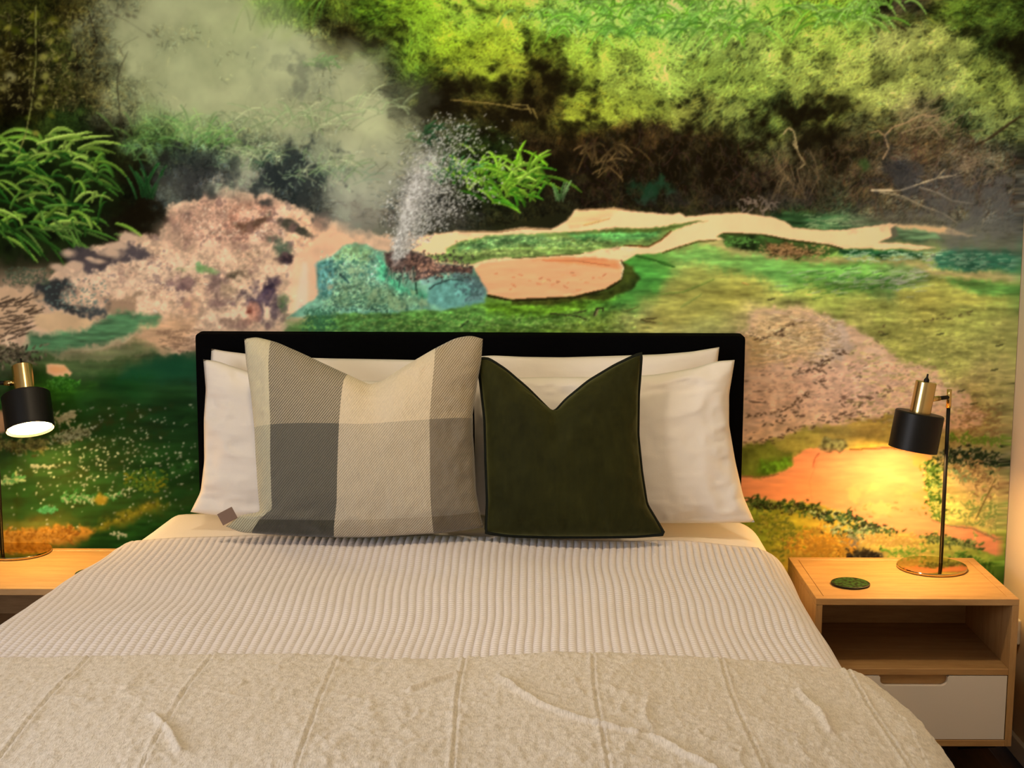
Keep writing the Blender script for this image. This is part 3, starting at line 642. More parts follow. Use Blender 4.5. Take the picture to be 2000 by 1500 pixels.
    # ---- the teal mound with its brown vent
    s, sd = poly([(621,512),(650,500),(668,480),(696,476),(731,486),(752,490),(794,488),(825,497),(850,514),(885,516),(923,521),(937,546),(950,570),(944,591),(850,607),(745,612),(605,618),(560,622),(596,598),(622,574)], (112,160,132), 3, 3, 1, .10, n_sm)
    poly([(621,514),(650,502),(660,540),(650,580),(622,574)], (74,124,126), 8, 5, .7, .14, n_sm)
    poly([(668,482),(700,478),(730,492),(720,520),(680,515),(655,505)], (134,166,112), 7, 4, .8, .1, n_sm)
    poly([(690,540),(740,550),(800,580),(840,600),(740,606),(640,600),(650,570)], (122,156,112), 10, 6, .7, .12, n_sm)
    speck(622, 495, 760, 608, 420, (56,100,90), (1,4), .4, 1.); speck(622, 490, 800, 608, 520, (160,190,150), (1,4), .4, 1.); speck(640, 570, 800, 612, 170, (36,66,52), (1,5), .45, .4)
    poly([(740,500),(760,520),(790,560),(840,575),(830,585),(780,570),(745,540)], (64,150,108), 8, 4, .8, .12, n_sm)
    poly([(838,560),(860,548),(905,545),(935,552),(948,575),(940,592),(870,602),(838,595)], (96,150,140), 5, 3, .95, .05, n_sm)
    poly([(820,540),(850,533),(868,545),(845,556),(822,556)], (112,146,136), 4, 2, .9, .05)
    poly([(870,536),(905,530),(932,540),(950,566),(940,588),(905,590),(930,565),(900,550)], (84,104,104), 6, 4, .75, .16, n_fine)
    poly([(750,492),(770,489),(800,489),(828,498),(850,514),(885,517),(922,522),(920,534),(880,532),(850,536),(830,545),(805,552),(790,535),(765,530),(752,512)], (96,76,68), 3, 3, 1, .18, n_fine)
    poly([(800,500),(835,505),(858,520),(840,530),(805,530),(790,515)], (132,96,80), 6, 4, .8, .15, n_fine); poly([(885,518),(922,523),(915,532),(885,528)], (132,88,70), 4, 2, .7, .2, n_fine)
    speck(752, 490, 925, 550, 200, (50,42,42), (2,5), .6, 1.); speck(800, 505, 905, 540, 60, (176,130,104), (2,4), .5, 1.)
    for k in range(30):
        u = rng.uniform(750, 812); v = rng.uniform(520, 540); line([(u, v), (u + rng.normal(0, 2), v + rng.uniform(8, 26))], 1.6, (44,70,60) if k % 2 else (150,150,130), .5)
    line([(838,565),(850,556),(880,545),(905,548)], 1.8, (50,66,60), .8); line([(812,552),(814,575)], 2.4, (36,60,44), .9); line([(664,536),(682,552)], 3, (36,60,60), .8)
    blob(645, 560, 8, 6, (190,180,140), .8)
    mound = [(625,514),(668,482),(731,488),(760,520),(800,555),(840,585),(840,606),(745,612),(605,616),(622,574)]
    grain(mound, n_g2, .10); grain(mound, n_g, .10); grain(mound, n_g2, 0, tint=(40,84,72), lo=.9, hi=1.8, op=.6); grain(mound, -n_sm, 0, tint=(168,190,140), lo=.7, hi=1.7, op=.6)
    grain([(752,490),(830,498),(925,522),(945,590),(860,600),(800,552)], n_g2, .10); grain([(870,536),(932,540),(950,566),(940,588),(905,592)], n_g, 0, tint=(60,76,80), lo=.2, hi=1.2, op=.7)
    blob(706, 585, 60, 16, (128,160,112), .3, warp=.6); speck(590, 600, 660, 652, 240, (44,86,60), (2,5), .5, .8)

    # ---- sinter terraces at the right
    poly([(1456,640),(1470,610),(1520,598),(1600,612),(1660,635),(1720,672),(1745,700),(1800,715),(1835,735),(1850,760),(1900,780),(1925,810),(1915,830),(1850,838),(1740,800),(1700,815),(1600,830),(1560,838),(1500,862),(1440,870),(1440,640)], (206,168,138), 7, 7, .92, .04, n_sm)
    poly([(1456,650),(1480,612),(1540,605),(1610,640),(1620,680),(1560,705),(1456,712)], (188,160,112), 14, 9, .75, .1, n_h2)
    poly([(1600,620),(1640,632),(1665,680),(1640,705),(1600,712),(1560,720),(1600,690),(1612,660)], (192,172,154), 10, 7, .75, .06, n_h2)
    poly([(1456,712),(1560,700),(1600,720),(1680,690),(1740,720),(1740,780),(1600,800),(1456,840)], (204,166,142), 14, 7, .6, .04, n_h2)
    poly([(1690,720),(1740,705),(1820,730),(1860,790),(1920,810),(1900,835),(1800,815),(1740,790)], (214,174,138), 14, 7, .6, .05, n_h2)
    terr = [(1456,640),(1520,598),(1660,635),(1745,700),(1850,760),(1925,810),(1850,838),(1700,815),(1500,862),(1456,870)]
    grain(terr, n_hg, .05); grain(terr, n_g2, .04); grain(terr, n_hg, 0, tint=(150,118,98), lo=1.2, hi=2.2, op=.5); grain(terr, -n_h2, 0, tint=(226,196,170), lo=.8, hi=1.8, op=.4); grain([(1456,700),(1700,690),(1740,780),(1560,835),(1456,860)], n_hg + .5 * n_h2, 0, tint=(84,62,50), lo=1.9, hi=2.5, op=.75)
    speck(1456, 610, 1640, 720, 300, (130,104,66), (3,14), .35, .25); speck(1456, 610, 1640, 720, 240, (214,182,136), (4,18), .4, .35)
    speck(1456, 700, 1860, 830, 300, (140,104,88), (2,9), .35, .3); speck(1456, 700, 1880, 830, 260, (212,172,146), (3,12), .35, .3)
    def crack(pts, n=60, w=1.9, col=(70,52,38), op=.62, jit=4.5):
        p = np.array(pts, float); seg = np.linspace(0, len(p) - 1.001, n); i = seg.astype(int); f = (seg - i)[:, None]
        q = p[i] * (1 - f) + p[i + 1] * f + rng.normal(0, jit, (n, 2))
        for (u, v) in q:
            if rng.random() < .75: line([(u, v), (u + rng.uniform(2, 9), v + rng.normal(0, 2.4))], rng.uniform(.8, w), col, op)
    crack([(1565,718),(1600,710),(1630,690),(1660,688)], 44); crack([(1540,728),(1580,722),(1610,715)], 30); crack([(1456,812),(1500,808),(1530,800),(1560,780),(1580,765)], 60); crack([(1480,828),(1520,818),(1560,800)], 30, 2)
    crack([(1456,865),(1490,862),(1520,850),(1560,835)], 40); crack([(1560,835),(1600,822),(1650,812),(1680,800)], 50, 2.4); crack([(1590,745),(1612,748)], 8); crack([(1640,788),(1720,775),(1740,760)], 26, 1.8); crack([(1500,655),(1530,640),(1560,625)], 24, 1.8)
    crack([(1456,655),(1490,662),(1530,650)], 22, 2); crack([(1665,820),(1740,812),(1800,800)], 16, 1.6); crack([(1715,665),(1725,635),(1712,645)], 6, 2); crack([(1800,628),(1840,622),(1900,612)], 24, 1.8, (84,74,44), .6, 4)
    line([(1456,652),(1475,655),(1490,662)], 2.4, (220,190,150), .8); line([(1484,710),(1520,705),(1560,695)], 2, (214,178,130), .7); line([(1540,600),(1590,612),(1630,640)], 2, (208,178,128), .6)
    for (u, v) in [(1830,654),(1945,676),(1935,724),(1965,738),(1870,765),(1895,790),(1975,750),(1500,586),(1720,655)]: line([(u, v), (u + 14, v - 3)], 2, (60,60,34), .8)
    speck(1640, 580, 1985, 850, 420, (118,116,58), (3,12), .28, .2); speck(1640, 580, 1985, 850, 300, (190,184,104), (3,14), .28, .2)
    speck(1850, 780, 1960, 880, 220, (120,90,56), (2,8), .4, .3)

    # ---- orange pool, weed and yellow moss, lower right
    poly([(1440,930),(1480,932),(1520,925),(1548,910),(1545,895),(1565,880),(1600,872),(1640,878),(1680,880),(1730,873),(1790,880),(1820,892),(1812,920),(1815,960),(1820,1000),(1845,1025),(1900,1030),(1962,1055),(1962,1088),
          (1900,1068),(1850,1052),(1800,1050),(1740,1035),(1690,1025),(1650,1000),(1600,985),(1560,986),(1500,978),(1456,976),(1440,975)], (204,130,88), 2.5, 2.5, 1, .03, n_h2)
    poly([(1450,960),(1600,930),(1800,950),(1790,985),(1650,975),(1560,975)], (200,122,76), 20, 7, .4, .05)
    for (u, v, c) in [(1690,965,(206,150,92)),(1760,960,(206,146,90)),(1800,900,(190,142,56)),(1808,968,(200,120,66)),(1712,990,(208,154,94))]: blob(u, v, 24, 13, c, .5, warp=.5)
    line([(1600,886),(1592,895),(1588,912)], 2, (170,90,60), .8); line([(1585,980),(1580,940),(1596,900)], 1.2, (190,120,80), .4); speck(1660, 980, 1800, 1010, 18, (180,106,60), (3,9), .6, .8)
    poly([(1440,872),(1500,860),(1545,880),(1548,905),(1520,925),(1480,930),(1440,926)], (96,104,36), 6, 6, .8, .14, n_sm); poly([(1490,900),(1540,888),(1545,910),(1510,925),(1480,922)], (76,116,26), 6, 5, .8, .18, n_fine)
    poly([(1600,872),(1612,850),(1650,852),(1660,872),(1640,884),(1615,880)], (88,90,60), 4, 6, .75, .3, n_fine); line([(1660,878),(1700,876),(1740,874),(1790,882)], 2.2, (100,70,30), .8)
    line([(1440,930),(1490,932),(1520,926)], 1.8, (120,84,50), .7)
    def weed(pts, n, w, cols=((38,58,28), (60,86,44), (150,160,110), (36,36,26)), s=6):
        p = np.array(pts, float); seg = rng.uniform(0, len(p) - 1.001, n); i = seg.astype(int); f = (seg - i)[:, None]
        q = p[i] * (1 - f) + p[i + 1] * f + rng.normal(0, 1, (n, 2)) * np.array([w, w * .6])
        an = rng.normal(.3, .8, n); L = rng.uniform(2, s * 2, n)
        D = (np.stack([np.cos(an), np.sin(an)], 1) * L[:, None]).astype(np.float32); P = q.astype(np.float32)
        cc = np.array([C(*cols[k]) for k in rng.integers(0, len(cols), n)], np.float32)
        strokes(P, P + D * .5 + rng.normal(0, 1.5, (n, 2)).astype(np.float32), P + D, rng.uniform(1.2, 3.6, n).astype(np.float32), cc, op=.8, K=12)
    weed([(1456,980),(1500,986),(1560,990),(1600,1000)], 300, 9, ((34,52,20),(70,92,40),(120,120,60),(40,34,18)))
    weed([(1600,1005),(1650,1010),(1690,1030),(1740,1042)], 260, 10); weed([(1620,1030),(1660,1050),(1700,1035)], 160, 10, ((60,84,44),(130,150,100),(150,160,120),(44,44,34)))
    weed([(1815,905),(1822,940),(1824,980),(1830,1010)], 420, 8, ((40,66,20),(90,120,40),(190,180,90),(120,150,80))); weed([(1845,895),(1900,890),(1970,905)], 520, 13, ((34,48,26),(44,60,34),(150,140,100),(30,36,22)))
    weed([(1850,855),(1970,860)], 120, 7, ((110,140,50),(120,130,60))); weed([(1860,920),(1890,935)], 80, 9, ((120,140,90),(150,130,80))); weed([(1800,1050),(1850,1055),(1900,1065)], 120, 7, ((80,100,50),(130,140,80),(50,60,36)))
    weed([(1640,1075),(1680,1085),(1715,1085)], 120, 8, ((36,30,26),(70,66,50),(34,28,24))); blob(1662, 1060, 15, 11, (110,96,84), .8); blob(1690, 1080, 20, 8, (36,28,20), .85, warp=.5)
    weed([(1740,1075),(1800,1075)], 180, 10, ((90,140,50),(150,160,70),(190,170,90))); weed([(1870,1090),(1950,1120),(1970,1140)], 420, 14, ((70,110,36),(120,150,60),(50,80,30)))
    weed([(1480,1010),(1540,1030),(1530,1070)], 260, 20, ((120,124,36),(150,140,50),(96,104,40))); weed([(1570,1060),(1640,1070)], 320, 22, ((184,134,44),(170,124,46),(150,114,46))); weed([(1690,1050),(1790,1060)], 160, 10, ((180,150,88),(166,140,72)))
    weed([(1880,985),(1960,1010)], 260, 30, ((150,150,80),(196,176,100),(120,140,70))); line([(1945,935),(1905,1015)], 1.4, (90,80,40), .8); line([(1820,1015),(1850,1026),(1900,1032),(1962,1060)], 2, (120,104,70), .8)
    weed([(1880,905),(1960,960)], 140, 20, ((130,104,66),(180,150,96)))

    # ---- dark green pool at the left
    poly([(-160,760),(0,735),(150,730),(220,712),(280,700),(390,692),(390,1090),(-160,1090),(-160,900)], (24,52,20), 16, 8, .45, .2, n_h)
    poly([(250,715),(300,702),(390,695),(390,740),(320,745),(240,740)], (22,70,46), 14, 5, .55)
    poly([(40,760),(120,740),(190,748),(130,775),(60,790)], (56,112,24), 14, 6, .5, .2, n_h2)
    poly([(90,712),(100,709),(125,712),(141,728),(136,734),(110,736),(92,728)], (224,170,122), 2, 1, 1, .04); blob(112, 722, 14, 6, (220,150,94), .7)
    weed([(100,745),(140,750)], 120, 9, ((60,120,30),(80,140,50),(40,90,24)))
    for k in range(60):
        u = rng.uniform(0, 380); v = rng.uniform(780, 1010); L = rng.uniform(40, 120)
        blob(u, v, L * .5, rng.uniform(5, 10), (40,80,30) if k % 2 else (40,42,16), .3, -.3, warp=.5)
    n = 520
    pu = np.concatenate([rng.normal(210, 95, n // 2), rng.uniform(0, 385, n // 2)]); pv = np.concatenate([rng.normal(900, 40, n // 2), rng.uniform(790, 1040, n // 2)])
    P0 = np.stack([pu, pv], 1).astype(np.float32); L = np.abs(rng.normal(.6, 2, n)); D = np.stack([L, -.25 * L], 1).astype(np.float32)
    f = rng.uniform(.45, 1, (n, 1)); strokes(P0, P0 + D * .5, P0 + D, rng.uniform(.8, 2.0, n).astype(np.float32), (C(206,206,170)[None] * f).astype(np.float32), op=.8, K=8)
    weed([(110,820),(140,808)], 60, 5, ((150,144,110),(170,166,130))); weed([(110,860),(140,850),(165,842)], 160, 8, ((150,150,110),(120,120,80),(60,60,30))); weed([(0,865),(50,870),(85,868)], 200, 10, ((126,118,60),(96,96,44),(60,58,28)))
    weed([(60,910),(110,912)], 22, 3, ((140,140,112),), 3); weed([(80,997),(104,994)], 50, 4, ((54,124,64),(84,150,96)), 3); weed([(120,970),(160,972),(230,965)], 110, 6, ((60,120,54),(140,150,112),(44,90,36)))
    poly([(0,1040),(60,1035),(110,1030),(160,1030),(190,1035),(160,1055),(120,1068),(40,1068),(-160,1080),(-160,1045)], (156,106,36), 6, 6, .9, .12, n_fine); weed([(10,1050),(60,1050),(140,1040)], 380, 10, ((166,112,34),(126,80,26),(176,126,50)))
    poly([(180,1040),(210,1015),(250,1000),(300,975),(330,985),(260,1020),(210,1035)], (120,98,22), 10, 7, .6, .2, n_fine); weed([(250,935),(300,950),(290,930)], 120, 13, ((104,100,20),(80,100,30),(50,80,24))); poly([(180,975),(190,960),(210,970),(205,985),(188,985)], (140,110,30), 4, 3, .8)
    poly([(150,1050),(220,1035),(320,1010),(385,990),(385,1090),(140,1090)], (24,54,16), 10, 6, .7, .18, n_h2); weed([(215,1040),(250,1045)], 14, 4, ((150,150,122),), 3); weed([(0,940),(40,935)], 60, 5, ((60,120,60),(150,160,110)))
    weed([(-20,700),(20,690),(60,700)], 220, 16, ((90,80,60),(50,46,34),(130,116,90))); poly([(-160,800),(0,800),(12,805),(14,840),(0,846),(-160,846)], (176,130,90), 3, 2, .9)

    # ---- veil of steam over everything
    light = np.clip(.63 + .03 * n_big + .025 * n_mid + .03 * (1 - sm(120, 330, V)), 0, 1)
    scol = np.stack([light * 1.02, light * 1.04, light * .78], -1); scol[..., 2] += .08 * sm(240, 420, V)
    A[:] = A * (1 - (.70 * st ** 1.25)[..., None]) + scol * (.70 * st ** 1.25)[..., None]
    for (u, v, ru, rv, o, c) in [(400,330,70,40,.5,(44,48,46)),(575,345,56,46,.75,(38,44,44)),(590,145,22,30,.5,(92,96,80)),(545,125,26,16,.3,(104,108,86)),(790,190,40,36,.5,(60,60,46)),(370,365,40,22,.5,(60,60,56)),(620,390,34,24,.5,(52,54,50)),
                                 (240,140,24,60,.2,(90,90,60)),(700,425,50,24,.4,(118,108,96)),(1760,330,36,36,.45,(58,60,64)),(1840,380,90,40,.3,(98,94,90)),(1940,430,70,40,.5,(110,110,104)),(1700,430,60,16,.2,(110,100,84)),(1900,395,70,30,.3,(96,92,88)),
                                 (330,460,30,20,.25,(120,100,86)),(1330,395,60,12,.3,(60,60,56)),(1540,395,40,14,.3,(70,64,60)),(860,430,50,20,.4,(90,86,76))]:
        blob(u, v, ru, rv, c, o, warp=.5)
    for (u, v, h, n_) in [(360,270,64,26),(300,300,50,12),(420,280,50,18),(500,250,60,20),(570,240,70,24),(640,250,70,22),(700,210,60,14),(480,310,44,20),(530,300,40,14),(660,330,46,22),(610,345,40,14),(760,215,40,9)]:
        tuft(u, v, 24, h, n_, (84,140,66) if v > 255 and u < 440 else (120,150,96), (160,190,110) if u < 440 else (190,192,146), w=(1.4, 3.4), a0=-2.7, a1=-.5, droop=.5, op=.30, root=.9)
    speck(420, 300, 700, 380, 90, (150,170,130), (3, 12), .3, 1.2)
    # ---- the spouting water: a leaning jet that breaks into drops
    s = box(740, 280, 900, 520)
    ax = np.interp(V[s], [290, 340, 400, 460, 510], [835, 818, 797, 781, 771]); hw = np.interp(V[s], [290, 340, 400, 460, 510], [40, 34, 24, 13, 8])
    d = (U[s] - ax) / hw
    m = np.exp(-(np.where(d > 0, d * .8, d * 1.6)) ** 2) * np.interp(V[s], [285, 330, 400, 500, 515], [.1, .55, .85, .9, .3]) * np.clip(1 + .2 * n_fine[s], .3, 1.4)
    m = np.clip(m, 0, .9)[..., None]; A[s] = A[s] * (1 - m) + C(206,200,192) * m
    n = 3000
    t = rng.beta(1.15, 1.9, n); pv = 505 - t * 290; cu = np.interp(pv, [230, 290, 340, 400, 460, 510], [870, 845, 826, 803, 784, 771])
    pu = cu + np.abs(rng.normal(0, 1, n)) * np.interp(pv, [230, 300, 400, 450, 510], [50, 60, 62, 30, 5]) * np.where(rng.random(n) < .2, -.4, 1)
    P0 = np.stack([pu, pv], 1).astype(np.float32); D = rng.normal(0, 1.1, (n, 2)).astype(np.float32)
    f = rng.uniform(.5, 1, (n, 1)); strokes(P0, P0 + D, P0 + D * 1.6, np.full(n, 1.2, np.float32), (C(232,226,214)[None] * f).astype(np.float32), op=.6, K=4)

    # a photograph printed on paper is a touch soft
    B = A.copy()
    B[1:-1, 1:-1] = .40 * A[1:-1, 1:-1] + .105 * (A[:-2, 1:-1] + A[2:, 1:-1] + A[1:-1, :-2] + A[1:-1, 2:]) + .045 * (A[:-2, :-2] + A[2:, 2:] + A[:-2, 2:] + A[2:, :-2])
    return np.clip(B, 0, 1)
# ================================================================ THE ROOM
XL, XR, YF, HC = -2.45, 1.575, -6.0, 2.55
tag(box('wall_back', XL - .1, XR + .1, 0, .12, 0, HC, M['cream_wall']), kind='structure')
tag(box('wall_right', XR, XR + .12, YF, 0, 0, HC, M['cream_wall']), kind='structure')
tag(box('wall_front', XL - .12, XR + .12, YF - .12, YF, 0, HC, M['cream_wall']), kind='structure')
tag(box('ceiling', XL - .12, XR + .12, YF - .1, .12, HC, HC + .1, M['ceiling']), kind='structure')
tag(box('baseboard_right', XR - .014, XR, YF, 0, 0, .055, M['white_paint'], bevel=.003), kind='structure')
tag(box('baseboard_left', XL, XL + .014, YF, 0, 0, .055, M['white_paint'], bevel=.003), kind='structure')
# wall at the left with the window opening (four pieces around the hole)
bm = bmesh.new()
wy0, wy1, wz0, wz1 = -4.55, -2.35, .80, 2.30
for (a, b_, c, d) in ((YF, wy0, 0, HC), (wy1, 0, 0, HC), (wy0, wy1, 0, wz0), (wy0, wy1, wz1, HC)):
    b2 = box_bm(XL - .12, XL, a, b_, c, d); me = bpy.data.meshes.new('tmp'); b2.to_mesh(me); b2.free(); bm.from_mesh(me); bpy.data.meshes.remove(me)
tag(from_bm('wall_left', bm, M['cream_wall']), kind='structure')
win = tag(empty('window_1', (XL, (wy0 + wy1) / 2, wz0)), kind='structure'); wm = win.location.y
def wpart(name, a, b_, c, d, x0, x1, mat): return box(name, x0, x1, a - wm, b_ - wm, c - wz0, d - wz0, mat, win, bevel=.001)
for (a, b_, c, d) in ((wy0, wy0 + .05, wz0, wz1), (wy1 - .05, wy1, wz0, wz1), (wy0 + .05, wy1 - .05, wz0, wz0 + .05), (wy0 + .05, wy1 - .05, wz1 - .05, wz1), (wm - .025, wm + .025, wz0 + .05, wz1 - .05)):
    wpart('window_frame', a, b_, c, d, -.09, -.03, M['white_paint'])
for (a, b_) in ((wy0 + .05, wm - .025), (wm + .025, wy1 - .05)):
    wpart('pane', a, b_, wz0 + .05, wz1 - .05, -.062, -.058, M['glass'])
# two flush ceiling lights above the bed
for lx_, lab in ((-.50, 'small round ceiling light above the checked cushion'), (.80, 'small round ceiling light above the green velvet cushion')):
    cl = tag(empty('ceiling_light', (lx_, -1.25, HC)), lab, 'ceiling light', 'ceiling lights')
    lathe('fitting', [(0, 0), (.115, 0), (.115, -.022), (.108, -.028), (.095, -.028), (.095, -.02), (0, -.02)], M['white_paint'], cl, n=48)
    lathe('diffuser', [(.0, -.021), (.092, -.021), (.092, -.030), (.085, -.036), (0, -.038)], M['ceil_glow'], cl, n=40)
# floor: dark boards laid towards the back wall, each board its own piece
fl = tag(box('floor', XL - .1, XR + .1, YF, .1, -.06, -.016, M['floor']), kind='structure')
bm = box_bm(-.067, .067, -1.0, 1.0, -.016, 0, bevel=.0025, seg=1); bme = bpy.data.meshes.new('plank'); bmesh.ops.recalc_face_normals(bm, faces=bm.faces); bm.to_mesh(bme); bm.free(); bme.materials.append(M['floor'])
k = 0; x = XL + .07
while x < XR:
    for j in range(4):
        o = bpy.data.objects.new('plank', bme); COL.objects.link(o); o.parent = fl
        o.location = (x, -.98 - 2.004 * j + (.7 if k % 3 == 1 else (.3 if k % 3 == 2 else 0)) - .72, 0)
        if o.location.y + 1 > 0: o.scale.y = (1 - max(0, o.location.y + 1)); o.location.y = -o.scale.y - .002
    x += .1365; k += 1

# ---------------------------------------------------------------- the mural
PR = paint_mural()
def axis_steps(lo, a, b, hi, fine, coarse):
    l = np.linspace(lo, a, max(2, int((a - lo) / coarse)), endpoint=False); m_ = np.linspace(a, b, int((b - a) / fine), endpoint=False); h = np.linspace(b, hi, max(2, int((hi - b) / coarse)))
    return np.concatenate([l, m_, h])
gx = axis_steps(XL + .002, -1.50, XR - .03, XR - .002, .00292, .02)
gz = axis_steps(.06, .50, 2.16, HC - .002, .00292, .02)
GX, GZ = np.meshgrid(gx, gz)
P = np.stack([GX, np.full_like(GX, -.002), GZ], -1)
pu, pv = project(P)
fu = (pu - MU0) / MST - .5; fv = (pv - MV0) / MST - .5
def mirror(f, n):
    f = np.abs(f); f = np.mod(f, 2 * (n - 2)); return np.where(f > n - 2, 2 * (n - 2) - f, f)
fu = np.clip(mirror(fu, MW), 0, MW - 2.001); fv = np.clip(mirror(fv, MH), 0, MH - 2.001)
iu = fu.astype(int); iv = fv.astype(int); tu = (fu - iu)[..., None]; tv = (fv - iv)[..., None]
c = (PR[iv, iu] * (1 - tu) + PR[iv, iu + 1] * tu) * (1 - tv) + (PR[iv + 1, iu] * (1 - tu) + PR[iv + 1, iu + 1] * tu) * tv
c = np.where(c > .04045, ((c + .055) / 1.055) ** 2.4, c / 12.92)
c = np.clip(c * np.array(MURAL_GAIN), 0, .92)
me = grid_mesh('wall_mural', P, attr=c)
m = new_mat('mural_print', rough=1.0, spec=.0); t = NT(m)
at = t.n('ShaderNodeAttribute', attribute_name='print'); t.col(at.outputs['Color']); t.bump(t.noise(700, 2), .05, .0006)
tag(link('wall_mural', me, m), 'printed photo mural of a steaming hot spring and green bushes behind the bed', 'mural')

# ================================================================ THE BED
BZ = .690                                    # top of the covers in the middle of the bed
def tab(y, ys, vs): return np.interp(-y, ys, vs)
def bed_edge(y, side):
    if side > 0: return tab(y, [0, .4, .8, 1.15, 1.32, 1.45, 1.6, 1.75, 1.9, 2.1], [.845, .846, .832, .830, .833, .858, .885, .890, .878, .84])
    return tab(y, [0, .25, .7, 1.13, 1.4, 1.7, 2.1], [.87, .905, .982, 1.045, 1.07, 1.06, 1.0])
RNG = np.random.default_rng(4)
PH = RNG.uniform(0, 6.28, (14, 3)); 
def lumps(x, y, amp, f0=5.0):
    s = 0
    for i in range(8):
        a = PH[i, 0]; f = f0 * (1 + .33 * i)
        s = s + np.sin(f * (x * math.cos(a) + y * math.sin(a)) + PH[i, 1]) / (1 + .35 * i)
    return s * amp
def cover(tt, yy, lift=0.0, puff=1.0):
    """surface of the made bed. tt: -1.6..1.6 across (1 = shoulder), yy: along. Returns points and an arc length"""
    side = np.where(tt >= 0, 1, -1); a = np.abs(tt)
    W = np.where(tt >= 0, bed_edge(yy, 1), bed_edge(yy, -1)) + lift
    zc = BZ + lift + .012 * np.sin(yy * 2.1 + .6) - np.interp(-yy, [0, 2.0, 2.14, 2.20], [0, .006, .035, .10])
    R = np.where(tt >= 0, .105, .085)
    th = np.clip((a - .86) / .24, 0, 1) * (math.pi / 2)
    xt = np.minimum(a, .86) / .86 * (W - R)
    zt = np.where(tt >= 0, -.030, -.012) * (np.minimum(a, .86) / .86) ** 2.2
    hang = np.clip(a - 1.10, 0, 9)
    x = xt + R * np.sin(th) + hang * .06
    z = zc + zt - R * 1.05 * (1 - np.cos(th)) - hang * 1.05
    x = x * side
    z = z + lumps(x, yy, .0030 * puff) * (1 - .6 * (th > .2))
    x = x + side * (hang > 0) * lumps(z * 1.3, yy * 1.8, .005 * puff, 7)
    return np.stack([x, yy + 0 * x, z], -1)
def sheet(name, t0, t1, y0, y1, nt, ny, lift, mat, disp=None, thick=.006, puff=1.0, edge=None):
    T, Y = np.meshgrid(np.linspace(t0, t1, nt), np.linspace(y0, y1, ny))
    if edge is not None: Y = Y + edge(T) * np.clip((Y - y1) / (y0 - y1), 0, 1)
    Pt = cover(T, Y, lift, puff)
    if disp is not None:
        dT = np.gradient(Pt, axis=1); dY = np.gradient(Pt, axis=0); N = np.cross(dY, dT); N /= np.linalg.norm(N, axis=2, keepdims=True) + 1e-9
        N *= np.where(N[..., 2:] < -.2, -1, 1)
        S = np.concatenate([np.zeros((ny, 1)), np.cumsum(np.linalg.norm(np.diff(Pt, axis=1), axis=2), 1)], 1)
        S -= S[:, [nt // 2]]
        h, uv = disp(Pt, S, T, Y)
        Pt = Pt + N * h[..., None]
    else: uv = np.stack([T, Y], -1)
    # turned hem along both ends
    dn = np.array([0, 0, -thick]); bk = np.array([0, -.004, 0])
    Pt = np.concatenate([Pt[:1] + dn * 2 + bk * 6, Pt[:1] + dn + bk * .0, Pt, Pt[-1:] + dn, Pt[-1:] + dn * 2 - bk * 6]); uv = np.concatenate([uv[:1], uv[:1], uv, uv[-1:], uv[-1:]])
    me = grid_mesh(name, Pt, uv=uv, flip=True)
    return link(name, me, mat)

bed = tag(empty('bed', (0, -1.0, 0)), 'low bed base with a straight black upholstered headboard against the mural wall', 'bed')
HBF = -.085
pTL = on_y(380, 652, HBF); pTR = on_y(1457, 657, HBF)
hx0, hx1, hz = pTL.x, pTR.x, (pTL.z + pTR.z) / 2
box('headboard', hx0, hx1, HBF + 1.0, -.006 + 1.0, .10, hz, M['black_cloth'], bed, bevel=.012, seg=3)
box('bed_base', -.765, .765, -1.07, .91, .12, .40, M['base_cloth'], bed, bevel=.02)
for sx in (-.68, .68):
    for sy in (-1.0, .82):
        lg = lathe('leg', [(0, 0), (.022, 0), (.028, .12), (0, .12)], M['black_plastic'], bed, n=20); lg.location = (sx, sy, 0)
tag(from_bm('mattress', box_bm(-.755, .755, -2.06, -.10,     .402, .625, bevel=.05, seg=4), M['ticking'], smooth=True), 'thick pale mattress lying on the black bed base', 'mattress')

# duvet: smooth white cover over the whole mattress
tag(sheet('duvet', -1.52, 1.52, -.11, -2.13, 150, 160, 0.0, M['white_cotton'], thick=.012), 'smooth white duvet cover showing between the pillows and the ribbed coverlet', 'duvet')

# coverlet: woven ribs running down the bed, each crossed by fine waffle ridges
RIB, WAF = .0186, .0140
def rib_disp(Pt, S, T, Y):
    wob = lumps(S * .5, Y, .0042, 6.0)
    u = (S + wob) / RIB; v = Y / WAF
    fr = np.abs(np.sin(np.pi * u)) ** .40
    fade = np.clip((1.02 - T) / .16, .06, 1)
    h = .0052 * (fr - .5) * fade
    h = h * np.clip((-.43 - Y) / .03, .12, 1) + lumps(S, Y, .0018, 9)
    return h, np.stack([u, v], -1)
m = new_mat('ribbed_cotton', (.80, .74, .72), .9, sheen=.1); t = NT(m)
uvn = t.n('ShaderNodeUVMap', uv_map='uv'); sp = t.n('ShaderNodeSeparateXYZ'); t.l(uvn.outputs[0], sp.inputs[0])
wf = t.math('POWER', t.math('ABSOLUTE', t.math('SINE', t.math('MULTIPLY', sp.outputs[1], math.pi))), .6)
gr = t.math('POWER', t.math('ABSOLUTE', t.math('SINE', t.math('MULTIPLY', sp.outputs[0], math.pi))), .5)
t.col(t.mix(t.math('MULTIPLY', wf, gr), (.56, .505, .50), (.77, .735, .76)))  # groove colour darkened to stand in for shade between the ribs
hh = t.math('ADD', t.math('MULTIPLY', t.math('MULTIPLY', wf, gr), .8), t.math('MULTIPLY', t.noise(900, 2), .2)); t.bump(hh, .75, .0022); M['ribbed'] = m
